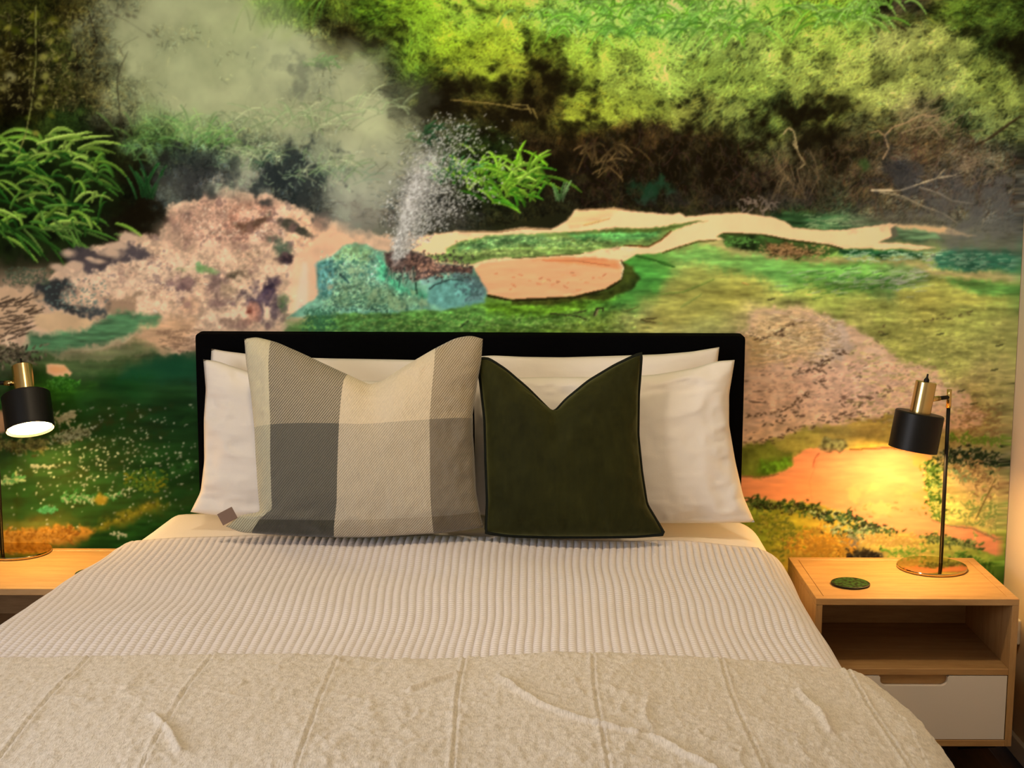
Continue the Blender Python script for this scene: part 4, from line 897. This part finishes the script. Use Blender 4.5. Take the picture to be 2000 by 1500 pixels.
tag(sheet('coverlet', -1.46, 1.30, -.425, -2.00, 1180, 150, .016, M['ribbed'], rib_disp, thick=.006, edge=lambda T: -.03 * np.clip(T - .6, 0, 1) ** 2),
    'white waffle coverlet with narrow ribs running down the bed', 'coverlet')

# runner: crumpled sand-coloured throw with stitched channels
def fbm2(x, y, s, seed, oc=4, ridged=False):
    r = np.random.default_rng(seed); out = 0; a = 1
    for o_ in range(oc):
        g = r.random((64, 64)); f = 2 ** o_ / s
        xx = x * f + 7.3 * o_; yy = y * f + 3.1 * o_
        i = np.floor(xx).astype(int); j = np.floor(yy).astype(int); tx = xx - i; ty = yy - j
        tx = tx * tx * (3 - 2 * tx); ty = ty * ty * (3 - 2 * ty)
        v = (g[j % 64, i % 64] * (1 - tx) + g[j % 64, (i + 1) % 64] * tx) * (1 - ty) + (g[(j + 1) % 64, i % 64] * (1 - tx) + g[(j + 1) % 64, (i + 1) % 64] * tx) * ty
        out = out + a * ((1 - np.abs(2 * v - 1)) if ridged else v); a *= .5
    return out
QL = [on_z(x_, 1290, BZ).x for x_ in (172, 412, 656, 902, 1148, 1395, 1640)]
def run_disp(Pt, S, T, Y):
    wr = fbm2(S * 1.3 + .03 * fbm2(S, Y, .08, 3), Y * .85, .030, 5, 3, True)
    fine = fbm2(S * 1.6, Y * .6, .011, 6, 2)
    pat = np.clip(fbm2(S, Y, .16, 9, 2) - .25, .25, 1.1)
    wx = S + .035 * fbm2(S, Y, .11, 31, 2); wy = Y + .035 * fbm2(S + 5, Y, .11, 32, 2)
    fold = np.clip(fbm2(wx * 1.2, wy, .105, 33, 1, True), 0, 1) ** 5 + .8 * np.clip(fbm2(wx + 3, wy * 1.3, .070, 34, 1, True), 0, 1) ** 6
    h = .0042 * fold * np.clip(pat, .3, 1) + .0040 * (wr - 1.0) * pat + .0018 * fine + .005 * (fbm2(S, Y, .30, 8, 2) - .7)
    d = np.full(S.shape, 9.0); sx = lumps(S * 0, Y, .0035, 5)
    for q in QL: d = np.minimum(d, np.abs(Pt[..., 0] - q + sx))
    h = h - .0032 * np.exp(-(d / .0022) ** 2) + .0020 * np.exp(-((d - .006) / .004) ** 2)
    cr = 0
    for pl in ([(975,1322),(1010,1350),(1060,1380),(1120,1402),(1180,1418),(1245,1430)], [(1275,1436),(1330,1468),(1400,1500)], [(800,1340),(840,1325),(890,1310)], [(1560,1330),(1600,1370),(1620,1410)], [(300,1400),(330,1430),(350,1470)]):
        q = [on_z(x_, y_, BZ + .03) for (x_, y_) in pl]; dd = np.full(S.shape, 9.0)
        for a_, c_ in zip(q[:-1], q[1:]):
            ex, ey = c_.x - a_.x, c_.y - a_.y; tt_ = np.clip(((Pt[..., 0] - a_.x) * ex + (Y - a_.y) * ey) / (ex * ex + ey * ey), 0, 1)
            dd = np.minimum(dd, np.hypot(Pt[..., 0] - a_.x - tt_ * ex, Y - a_.y - tt_ * ey))
        cr = cr + np.exp(-(dd / .0065) ** 2)
    return h + .009 * cr, np.stack([S, Y], -1)
m = new_mat('sand_linen', rough=.8, sheen=.3); t = NT(m)
tc = t.n('ShaderNodeUVMap', uv_map='uv').outputs[0]
f1 = t.noise(260, 3, .6, vec=tc, stretch=(1.6, .35, 1)); f2 = t.noise(60, 4, .6, vec=tc)
fl_ = t.math('ADD', t.math('MULTIPLY', f1, .6), t.math('MULTIPLY', f2, .4))
t.col(t.ramp(fl_, [(.34, (.40, .345, .275)), (.5, (.57, .505, .42)), (.66, (.70, .635, .545))])); t.bump(t.math('ADD', fl_, t.noise(170, 4, .65, vec=tc)), .55, .003); M['linen'] = m
tag(sheet('bed_runner', -1.55, 1.55, -1.415, -2.20, 1000, 270, .032, M['linen'], run_disp, thick=.008), 'crumpled sand coloured throw with stitched channels across the foot of the bed', 'throw')

# ================================================================ PILLOWS AND CUSHIONS
def catmull(pts, n):
    p = np.array(pts, float); d = np.concatenate([[0], np.cumsum(np.linalg.norm(np.diff(p, axis=0), axis=1))]); d /= d[-1]
    q = np.linspace(0, 1, n)
    out = np.stack([np.interp(q, d, p[:, k]) for k in range(2)], 1)
    for _ in range(max(1, n // 24)):
        out[1:-1] = .25 * out[:-2] + .5 * out[1:-1] + .25 * out[2:]
    return out
def pillow(name, top, right, bottom, left, plane, T, mat, parent=None, n=72, pw=2.6, chop=None, wr=.004, seed=1, ex=.50, back=.45, sharp=1.0):
    """outline sides as points seen in the photo, carried to a leaning plane at the pillow's own distance; the body is blown up around it"""
    tp = catmull(top, n); bt = catmull(bottom, n); lf = catmull(left, n); rt = catmull(right, n)   # top, bottom: left to right; left, right: bottom to top
    u = np.linspace(0, 1, n)[None, :, None]; v = np.linspace(0, 1, n)[:, None, None]
    c00, c10, c01, c11 = bt[0], bt[-1], tp[0], tp[-1]
    Q = (c00 * (1 - u) + c10 * u) * (1 - v) + (c01 * (1 - u) + c11 * u) * v
    u1 = u[0, :, 0:1]; v1 = v[:, 0, 0:1]
    dT = tp - (c01 * (1 - u1) + c11 * u1); dB = bt - (c00 * (1 - u1) + c10 * u1); dL = lf - (c00 * (1 - v1) + c01 * v1); dR = rt - (c10 * (1 - v1) + c11 * v1)
    Q = Q + dT[None] * v ** pw + dB[None] * (1 - v) ** pw + dL[:, None] * (1 - u) ** pw + dR[:, None] * u ** pw
    yb, zb, k = plane
    d = np.stack([(Q[..., 0] - 1000) / FPX, -(Q[..., 1] - 750) / FPX, -np.ones(Q.shape[:2])], -1) @ np.array(CROT).T
    tt = (yb + k * (CAM.z - zb) - CAM.y) / (d[..., 1] - k * d[..., 2])
    mid = np.array(CAM) + d * tt[..., None]
    N = np.array([0, -1, k]); N = N / np.linalg.norm(N)
    a = 2 * u[..., 0] - 1; b = 2 * v[..., 0] - 1
    th = ((1 - np.abs(a) ** 2.2) * (1 - np.abs(b) ** 2.2)) ** ex
    th = th * (1 + .05 * fbm2(a * 2 + seed, b * 2, .9, seed, 3))
    if chop is not None:
        cu, cw, cd = chop
        th = th * (1 - cd * np.exp(-((a - cu) / (cw * (.35 + .65 * (1 + b) / 2))) ** 2) * np.clip((b + .1) / 1.1, 0, 1) ** 1.6)
    r = fbm2(a * 1.5 + 3 * seed, b * 1.2 + seed, .28, seed + 20, 3, True) - 1.0
    ed = np.clip(1.15 - np.minimum(1 - np.abs(a), 1 - np.abs(b)) * 2.2, 0.25, 1)
    wrk = wr * r * ed * np.clip(th * 3, 0, 1)
    F = mid + N * (T * th + wrk)[..., None]
    Bk = mid - N * (T * back * th)[..., None]
    uv = np.stack([np.broadcast_to(u[..., 0], (n, n)), np.broadcast_to(v[..., 0], (n, n))], -1)
    # one closed skin: front grid + back grid welded along the rim
    co = np.concatenate([F.reshape(-1, 3), Bk.reshape(-1, 3)]); idx = np.arange(n * n).reshape(n, n); ib = idx + n * n
    rim = np.zeros((n, n), bool); rim[0] = rim[-1] = True; rim[:, 0] = rim[:, -1] = True
    ib = np.where(rim, idx, ib)
    qf = np.stack([idx[:-1, :-1], idx[:-1, 1:], idx[1:, 1:], idx[1:, :-1]], -1).reshape(-1, 4)
    qb = np.stack([ib[:-1, :-1], ib[1:, :-1], ib[1:, 1:], ib[:-1, 1:]], -1).reshape(-1, 4)
    q = np.concatenate([qf, qb]); used = np.unique(q); mp = -np.ones(len(co), int); mp[used] = np.arange(len(used))
    me = bpy.data.meshes.new(name); me.from_pydata(co[used].tolist(), [], mp[q].tolist())
    l = me.uv_layers.new(name='uv'); uvv = np.concatenate([uv.reshape(-1, 2)] * 2)[q.reshape(-1)]; l.data.foreach_set('uv', uvv.reshape(-1).astype(np.float32)); me.update()
    o = link(name, me, mat, parent, True)
    border = np.concatenate([mid[0, :], mid[1:, -1], mid[-1, -2::-1], mid[-2:0:-1, 0]])
    return o, border, (F, N)

PB, PF, PC = (-.180, .70, .07), (-.325, .70, .14), (-.502, .715, .20)
GW = 'white pillows against the headboard'
o, _, _ = pillow('pillow', [(413,681),(440,686),(490,692),(560,697),(640,700),(760,702),(850,704),(905,708)], [(912,990),(904,900),(900,800),(905,708)], [(405,992),(500,1000),(660,1004),(800,1002),(912,990)], [(405,992),(414,900),(416,800),(410,730),(413,681)], PB, .060, M['white_cotton'], seed=2, wr=.006)
tag(o, 'white pillow against the headboard, hidden behind the pillow with the grey checked cushion', 'pillow', GW)
o, _, _ = pillow('pillow', [(925,697),(960,694),(1020,697),(1100,698),(1200,695),(1290,692),(1350,687),(1405,678)], [(1412,990),(1402,900),(1400,800),(1398,735),(1405,678)], [(925,990),(1050,1002),(1200,1004),(1330,1000),(1412,990)], [(925,990),(932,900),(934,800),(930,740),(925,697)], PB, .060, M['white_cotton'], seed=3, wr=.006)
tag(o, 'white pillow against the headboard, hidden behind the pillow with the green velvet cushion', 'pillow', GW)
o, _, _ = pillow('pillow', [(397,702),(425,705),(460,718),(520,735),(640,742),(780,745),(870,742),(921,735)], [(925,1005),(924,920),(924,830),(921,735)], [(372,1000),(450,1012),(560,1018),(700,1020),(820,1016),(925,1005)], [(372,1000),(392,960),(399,900),(398,820),(402,760),(397,702)], PF, .072, M['white_cotton'], seed=4, wr=.017)
tag(o, 'white pillow leaning right behind the grey checked cushion', 'pillow', GW)
o, _, _ = pillow('pillow', [(924,735),(990,738),(1080,736),(1180,737),(1280,732),(1360,718),(1400,705),(1435,703)], [(1474,1020),(1452,970),(1436,900),(1424,830),(1424,770),(1430,735),(1435,703)], [(927,1005),(1040,1016),(1180,1020),(1300,1022),(1400,1022),(1474,1020)], [(927,1005),(927,920),(927,830),(924,735)], PF, .075, M['white_cotton'], seed=5, wr=.015)
tag(o, 'white pillow leaning right behind the green velvet cushion', 'pillow', GW)

# checked woollen cushion: warp and weft stripes crossing in a twill
m = new_mat('checked_wool', rough=.92, sheen=.25, spec=.2); t = NT(m)
sp = t.n('ShaderNodeSeparateXYZ'); t.l(t.n('ShaderNodeUVMap', uv_map='uv').outputs[0], sp.inputs[0]); U_, V_ = sp.outputs[0], sp.outputs[1]
cr_, dk_, gy_, tp_ = lin(224, 210, 182), lin(52, 54, 46), lin(118, 114, 104), lin(120, 106, 84)
warp = t.ramp(U_, [(0, lin(205, 202, 172)), (.105, dk_), (.425, cr_), (.805, tp_)], 'CONSTANT')
weft = t.ramp(V_, [(0, lin(50, 50, 44)), (.085, lin(132, 130, 122)), (.575, cr_)], 'CONSTANT')
ob = t.n('ShaderNodeSeparateXYZ'); t.l(t.n('ShaderNodeTexCoord').outputs['Object'], ob.inputs[0])
tw = t.math('SINE', t.math('MULTIPLY', t.math('ADD', ob.outputs[0], t.math('MULTIPLY', ob.outputs[2], -.8)), 2 * math.pi / .0066))
nz = t.noise(500, 2, .6); nv = t.noise(90, 3, .6, stretch=(3, 3, .5))
fac = t.math('ADD', t.math('MULTIPLY', tw, .28), t.math('ADD', t.math('MULTIPLY', nz, .5), .12))
fac = t.math('MINIMUM', t.math('MAXIMUM', fac, .08), .92)
cc = t.mix(fac, warp, weft); cc = t.mix(t.math('MULTIPLY', nv, .35), cc, (.16, .14, .10))
t.col(cc); t.bump(t.math('ADD', tw, nz), .35, .0012); M['check'] = m
gc = tag(empty('checked_cushion', on_z(700, 1050, BZ)), 'square grey and cream checked woollen cushion with a chopped top, standing beside the green cushion', 'cushion')
def adopt(o, parent):
    o.parent = parent; o.matrix_parent_inverse = Matrix.Translation(-parent.location); return o
o, br, fr = pillow('cushion_cover', [(477,662),(500,658),(540,668),(590,690),(650,718),(700,741),(722,752),(745,745),(790,715),(850,680),(890,660),(920,655),(943,662)],
       [(944,1030),(938,1005),(930,960),(926,880),(922,820),(930,760),(940,705),(943,662)], [(441,1028),(470,1040),(560,1046),(640,1050),(720,1050),(800,1046),(880,1042),(944,1034)],
       [(441,1028),(470,1006),(508,1000),(504,960),(500,900),(497,840),(490,770),(481,710),(477,662)], PC, .098, M['check'], n=110, pw=4.0, chop=(.12, .16, .62), wr=.012, seed=7, ex=.46)
adopt(o, gc)
c1 = on_lean(452, 1008, PC[0] - .01, PC[1], PC[2])
tg = box('label_tag', -.030, .012, -.0015, .0015, -.012, .022, plain('brown_tag_leather', (.20, .13, .10), .6, noise=.3, bump=.2, sc=200), None, bevel=.001)
tg.rotation_euler = (0, -.45, .25); tg.location = Vector(c1) - gc.location; tg.parent = gc; tg['label'] = 'small brown label tag at the lower corner'

m = new_mat('green_velvet', rough=.75, sheen=.28, spec=.1); t = NT(m)
nz = t.noise(9, 4, .6); n2 = t.noise(30, 4, .6, stretch=(2, 2, .5))
t.col(t.ramp(t.math('ADD', t.math('MULTIPLY', nz, .6), t.math('MULTIPLY', n2, .4)), [(.3, (.009, .010, .0015)), (.55, (.019, .020, .0035)), (.75, (.030, .031, .006))])); t.bump(t.noise(700, 2), .2, .001)
t.b.inputs['Sheen Tint'].default_value = (.50, .50, .18, 1); M['velvet'] = m
M['piping'] = plain('black_green_piping', (.006, .008, .004), .8, noise=.3, sc=120, spec=.2)
vc = tag(empty('velvet_cushion', on_z(1110, 1046, BZ)), 'dark olive green velvet cushion with black piping and a deep chopped top', 'cushion')
o, br, fr = pillow('cushion_cover', [(931,702),(950,700),(985,722),(1030,760),(1060,790),(1076,806),(1084,806),(1105,782),(1150,745),(1200,715),(1235,698),(1252,691)],
       [(1297,1043),(1280,1015),(1262,985),(1252,920),(1245,850),(1246,770),(1250,720),(1252,691)], [(946,1040),(1000,1046),(1080,1048),(1160,1048),(1240,1047),(1297,1043)],
       [(950,1040),(953,980),(950,900),(948,820),(940,750),(933,702)], (-.490, .715, .20), .086, M['velvet'], n=96, pw=4.0, chop=(-.09, .15, .7), wr=.009, seed=9, ex=.46)
adopt(o, vc)
adopt(tube('piping', br[::2], .0056, M['piping'], None, n=8, closed=True), vc)

# ================================================================ NIGHTSTANDS
NT_Z = on_y(1593, 1167, -.43).z
def nightstand(cx, yb, label, dz=0.0):
    """oak box on four legs: open shelf above, white drawer with a cut-out pull below. origin on the floor, back edge at y = yb"""
    W, D, H, T = .542, .412, .412, .018
    r = tag(empty('nightstand', (cx, yb - D / 2, 0)), label, 'nightstand', 'bedside tables')
    z1 = NT_Z + dz; z0 = z1 - H; x0, x1, y0, y1 = -W / 2, W / 2, -D / 2, D / 2
    fr = .024                                                     # mitred border and inset panel of the top
    bm = bmesh.new()
    for (a, b, c, d) in ((x0, x1, y0, y0 + fr), (x0, x1, y1 - fr, y1), (x0, x0 + fr, y0 + fr, y1 - fr), (x1 - fr, x1, y0 + fr, y1 - fr)):
        b2 = box_bm(a, b, c, d, z1 - T, z1, bevel=.0012, seg=1); me = bpy.data.meshes.new('t'); b2.to_mesh(me); b2.free(); bm.from_mesh(me); bpy.data.meshes.remove(me)
    from_bm('top_frame', bm, M['oak_x'], r)
    box('top_panel', x0 + fr + .001, x1 - fr - .001, y0 + fr + .001, y1 - fr - .001, z1 - T, z1 - .0006, M['oak_x'], r, bevel=.0012, seg=1)
    box('side_panel', x0, x0 + T, y0, y1, z0, z1 - T - .0004, M['oak_z'], r, bevel=.001, seg=1); box('side_panel', x1 - T, x1, y0, y1, z0, z1 - T - .0004, M['oak_z'], r, bevel=.001, seg=1)
    box('bottom_panel', x0 + T, x1 - T, y0, y1, z0, z0 + T, M['oak_x'], r, bevel=.001, seg=1)
    box('back_panel', x0 + T, x1 - T, y1 - .010, y1 - .002, z0 + T, z1 - T, M['oak_x'], r)
    zs = z0 + T + .182
    box('shelf', x0 + T, x1 - T, y0 + .002, y1 - .010, zs, zs + T, M['oak_x'], r, bevel=.001, seg=1)
    # drawer front with the rounded notch
    dx0, dx1, dz0, dz1 = x0 + T + .003, x1 - T - .003, z0 + T + .002, zs - .002
    nw, nd, rad = .095, .028, .017
    out = [(dx0, dz0), (dx1, dz0), (dx1, dz1), (nw, dz1)]
    out += [(nw - .004, dz1 - .004)] + [(nw - .004 - rad + rad * math.cos(a), dz1 - nd + rad - rad * math.sin(a)) for a in np.linspace(0, math.pi / 2, 7)]
    out += [(-x, z) for (x, z) in out[:3:-1]] + [(-nw, dz1), (dx0, dz1)]
    bm = bmesh.new(); f = bm.faces.new([bm.verts.new((x, y0 + .001, z)) for (x, z) in out])
    ex = bmesh.ops.extrude_face_region(bm, geom=[f]); bmesh.ops.translate(bm, vec=(0, .016, 0), verts=[v for v in ex['geom'] if isinstance(v, bmesh.types.BMVert)])
    bmesh.ops.triangulate(bm, faces=[q for q in bm.faces if len(q.verts) > 4])
    dr = from_bm('drawer', bm, M['white_paint'], r); dr['label'] = 'white drawer front with a rounded cut-out'
    box('drawer_pull', -nw - .006, nw + .006, y0 + .0175, y0 + .030, dz1 - nd - .012, dz1 - .001, M['oak_x'], dr, bevel=.001, seg=1)
    bm = bmesh.new()
    for (a, b, c, d, e, g) in ((dx0 + .004, dx1 - .004, y0 + .018, y1 - .03, dz0 + .004, dz0 + .012), (dx0 + .004, dx0 + .014, y0 + .0175, y1 - .03, dz0 + .012, dz1 - .014), (dx1 - .014, dx1 - .004, y0 + .0175, y1 - .03, dz0 + .012, dz1 - .014)):
        b2 = box_bm(a, b, c, d, e, g); me = bpy.data.meshes.new('t'); b2.to_mesh(me); b2.free(); bm.from_mesh(me); bpy.data.meshes.remove(me)
    from_bm('drawer_box', bm, M['oak_y'], dr)
    box('wall_bracket', x0 + .04, x1 - .04, y1, y1 + .026, z1 - .09, z1 - .03, M['oak_x'], r)
    return r
pn0 = on_z(1593, 1166, NT_Z); pn1 = on_z(1991, 1171, NT_Z)
nightstand((pn0.x + pn1.x) / 2, -.028, 'oak nightstand with white drawer, in the corner by the cream wall')
lx1 = -(pn0.x + pn1.x) / 2 - .075; NT_DZ = .020
nightstand(lx1, -.028, 'oak nightstand partly covered by the ribbed coverlet, under the forward-tilted lamp', dz=NT_DZ)

# ================================================================ LAMPS
def lamp(name, base, pole_off, top, axis, label, cord=None, toward=None):
    """base: centre of the disc on the table; pole_off: foot of the pole from the centre; top: centre of the shade's top; axis: the way the shade points"""
    r = tag(empty(name, base), label, 'lamp', 'bedside lamps')
    bx = Vector(base); top = Vector(top) - bx; ax = Vector(axis).normalized(); up = -ax
    lathe('base', [(0, 0), (.094, 0), (.098, .002), (.0985, .006), (.097, .0085), (.093, .009), (0, .009)], M['brass_polished'], r, n=96)
    po = Vector((*pole_off, 0)); R, H, rb, hb = .0675, .105, .0290, .088
    jz = (top + up * hb * .40)                                          # joint height on the brass cup
    tube('pole', [po + Vector((0, 0, .008)), po + Vector((0, 0, jz.z - .03))], .0056, M['black_metal'], r, n=20)
    tube('pole_cap', [po + Vector((0, 0, jz.z - .03)), po + Vector((0, 0, jz.z + .022))], .0072, M['brass'], r, n=20)
    rot = ax.to_track_quat('-Z', 'Y').to_matrix().to_4x4(); rot.translation = top
    def put(o, parent=r): o.parent = parent; o.matrix_local = rot; return o
    cup = put(lathe('brass_cup', [(0, hb), (rb - .002, hb), (rb, hb - .002), (rb, 0), (0, 0)], M['brass'], None, n=64))
    sh = put(lathe('lamp_shade', [(0, .0), (R - .003, .0), (R, -.003), (R, -H), (R - .0025, -H), (R - .0025, -.006), (0, -.006)], M['black_metal'], None, n=80))
    put(lathe('bulb', [(0, -H + .006), (R - .008, -H + .006), (R - .006, -H + .010), (R - .008, -H + .014), (0, -H + .014)], M['bulb'], None, n=48))
    put(lathe('strain_relief', [(0, hb + .022), (.0025, hb + .022), (.003, hb + .012), (.0075, hb + .006), (.0075, hb), (0, hb)], M['black_plastic'], None, n=16))
    pa = po + Vector((0, 0, jz.z)); q = jz + (pa - jz).normalized() * (rb * .9)
    tube('arm', [q, q.lerp(pa, .5)], .0075, M['brass'], r, n=16)
    tube('pivot_knob', [q.lerp(pa, .45), pa], .0058, M['black_plastic'], r, n=16)
    if cord: tube('cord', [Vector(c_) - bx for c_ in cord], .0022, M['black_plastic'], r, n=8)
    return r
zt = NT_Z
b_r = on_z(1820, 1109, zt); yR = b_r.y
pr = on_y(1838, 1100, yR + .02)
lamp('table_lamp', b_r, (pr.x - b_r.x, .022), on_y(1797, 806, yR - .035), (-.166, -.045, -1), 'black and brass table lamp pointing down, on the nightstand by the cream wall')
b_l = on_z(33, 1078, zt + NT_DZ)
cordp = [b_l + Vector((-.035, .088, .004)), b_l + Vector((-.030, .105, .012)), b_l + Vector((-.045, .112, .018)), b_l + Vector((-.075, .11, .012)), b_l + Vector((-.10, .10, .003)), b_l + Vector((-.14, .09, .0025))]
lamp('table_lamp', b_l, (-.041, -.004), on_y(50, 771, b_l.y - .02), (.25, -.50, -1), 'black and brass table lamp tilted forward with its bright bulb showing', cord=cordp)

# ================================================================ COASTERS, POWER POINT
m = new_mat('leafy_coaster', rough=.7, spec=.1); t = NT(m)
vo = t.n('ShaderNodeTexVoronoi'); vo.inputs['Scale'].default_value = 95; t.l(t.n('ShaderNodeTexCoord').outputs['Object'], vo.inputs['Vector'])
t.col(t.ramp(vo.outputs['Distance'], [(.1, (.035, .11, .02)), (.45, (.016, .060, .012)), (.7, (.003, .008, .003))])); t.bump(vo.outputs['Distance'], .3, .001); M['coaster'] = m
def coaster(px, py, label, dz=0.0):
    r = tag(empty('coaster', on_z(px, py, zt + dz)), label, 'coaster', 'green coasters')
    lathe('coaster_edge', [(0, 0), (.051, 0), (.053, .0012), (.053, .0042), (.051, .0052), (0, .0052)], M['black_plastic'], r, n=48)
    o = lathe('leaf_print', [(0, .0053), (.0505, .0053), (.0505, .0056), (0, .0056)], M['coaster'], r, n=48)
coaster(1661, 1141, 'round green leaf-patterned coaster lying in full view near the lamp base')
coaster(185, 1122, 'round green coaster half hidden by the edge of the ribbed coverlet', NT_DZ)

po = tag(empty('power_outlet', (XR, -.11, .36)), 'white power outlet with a black plug, low on the cream wall behind the nightstand', 'outlet')
zo = on_x(1996, 1238, XR).z
po.location.z = zo
from_bm('face_plate', box_bm(-.013, 0, -.058, .058, -.036, .036, bevel=.004), M['white_plastic'], po)
from_bm('switch', box_bm(-.017, -.012, -.035, -.022, .008, .024, bevel=.001, seg=1), M['white_plastic'], po)
from_bm('plug', box_bm(-.045, -.0125, -.005, .040, -.075, -.012, bevel=.008), M['black_plastic'], po)
tube('plug_cord', [(-.030, .018, -.072), (-.030, .018, -.14), (-.022, .012, -.26), (-.020, .0, -zo + .012), (-.05, -.04, -zo + .006), (-.16, -.05, -zo + .004)], .003, M['black_plastic'], po, n=8)
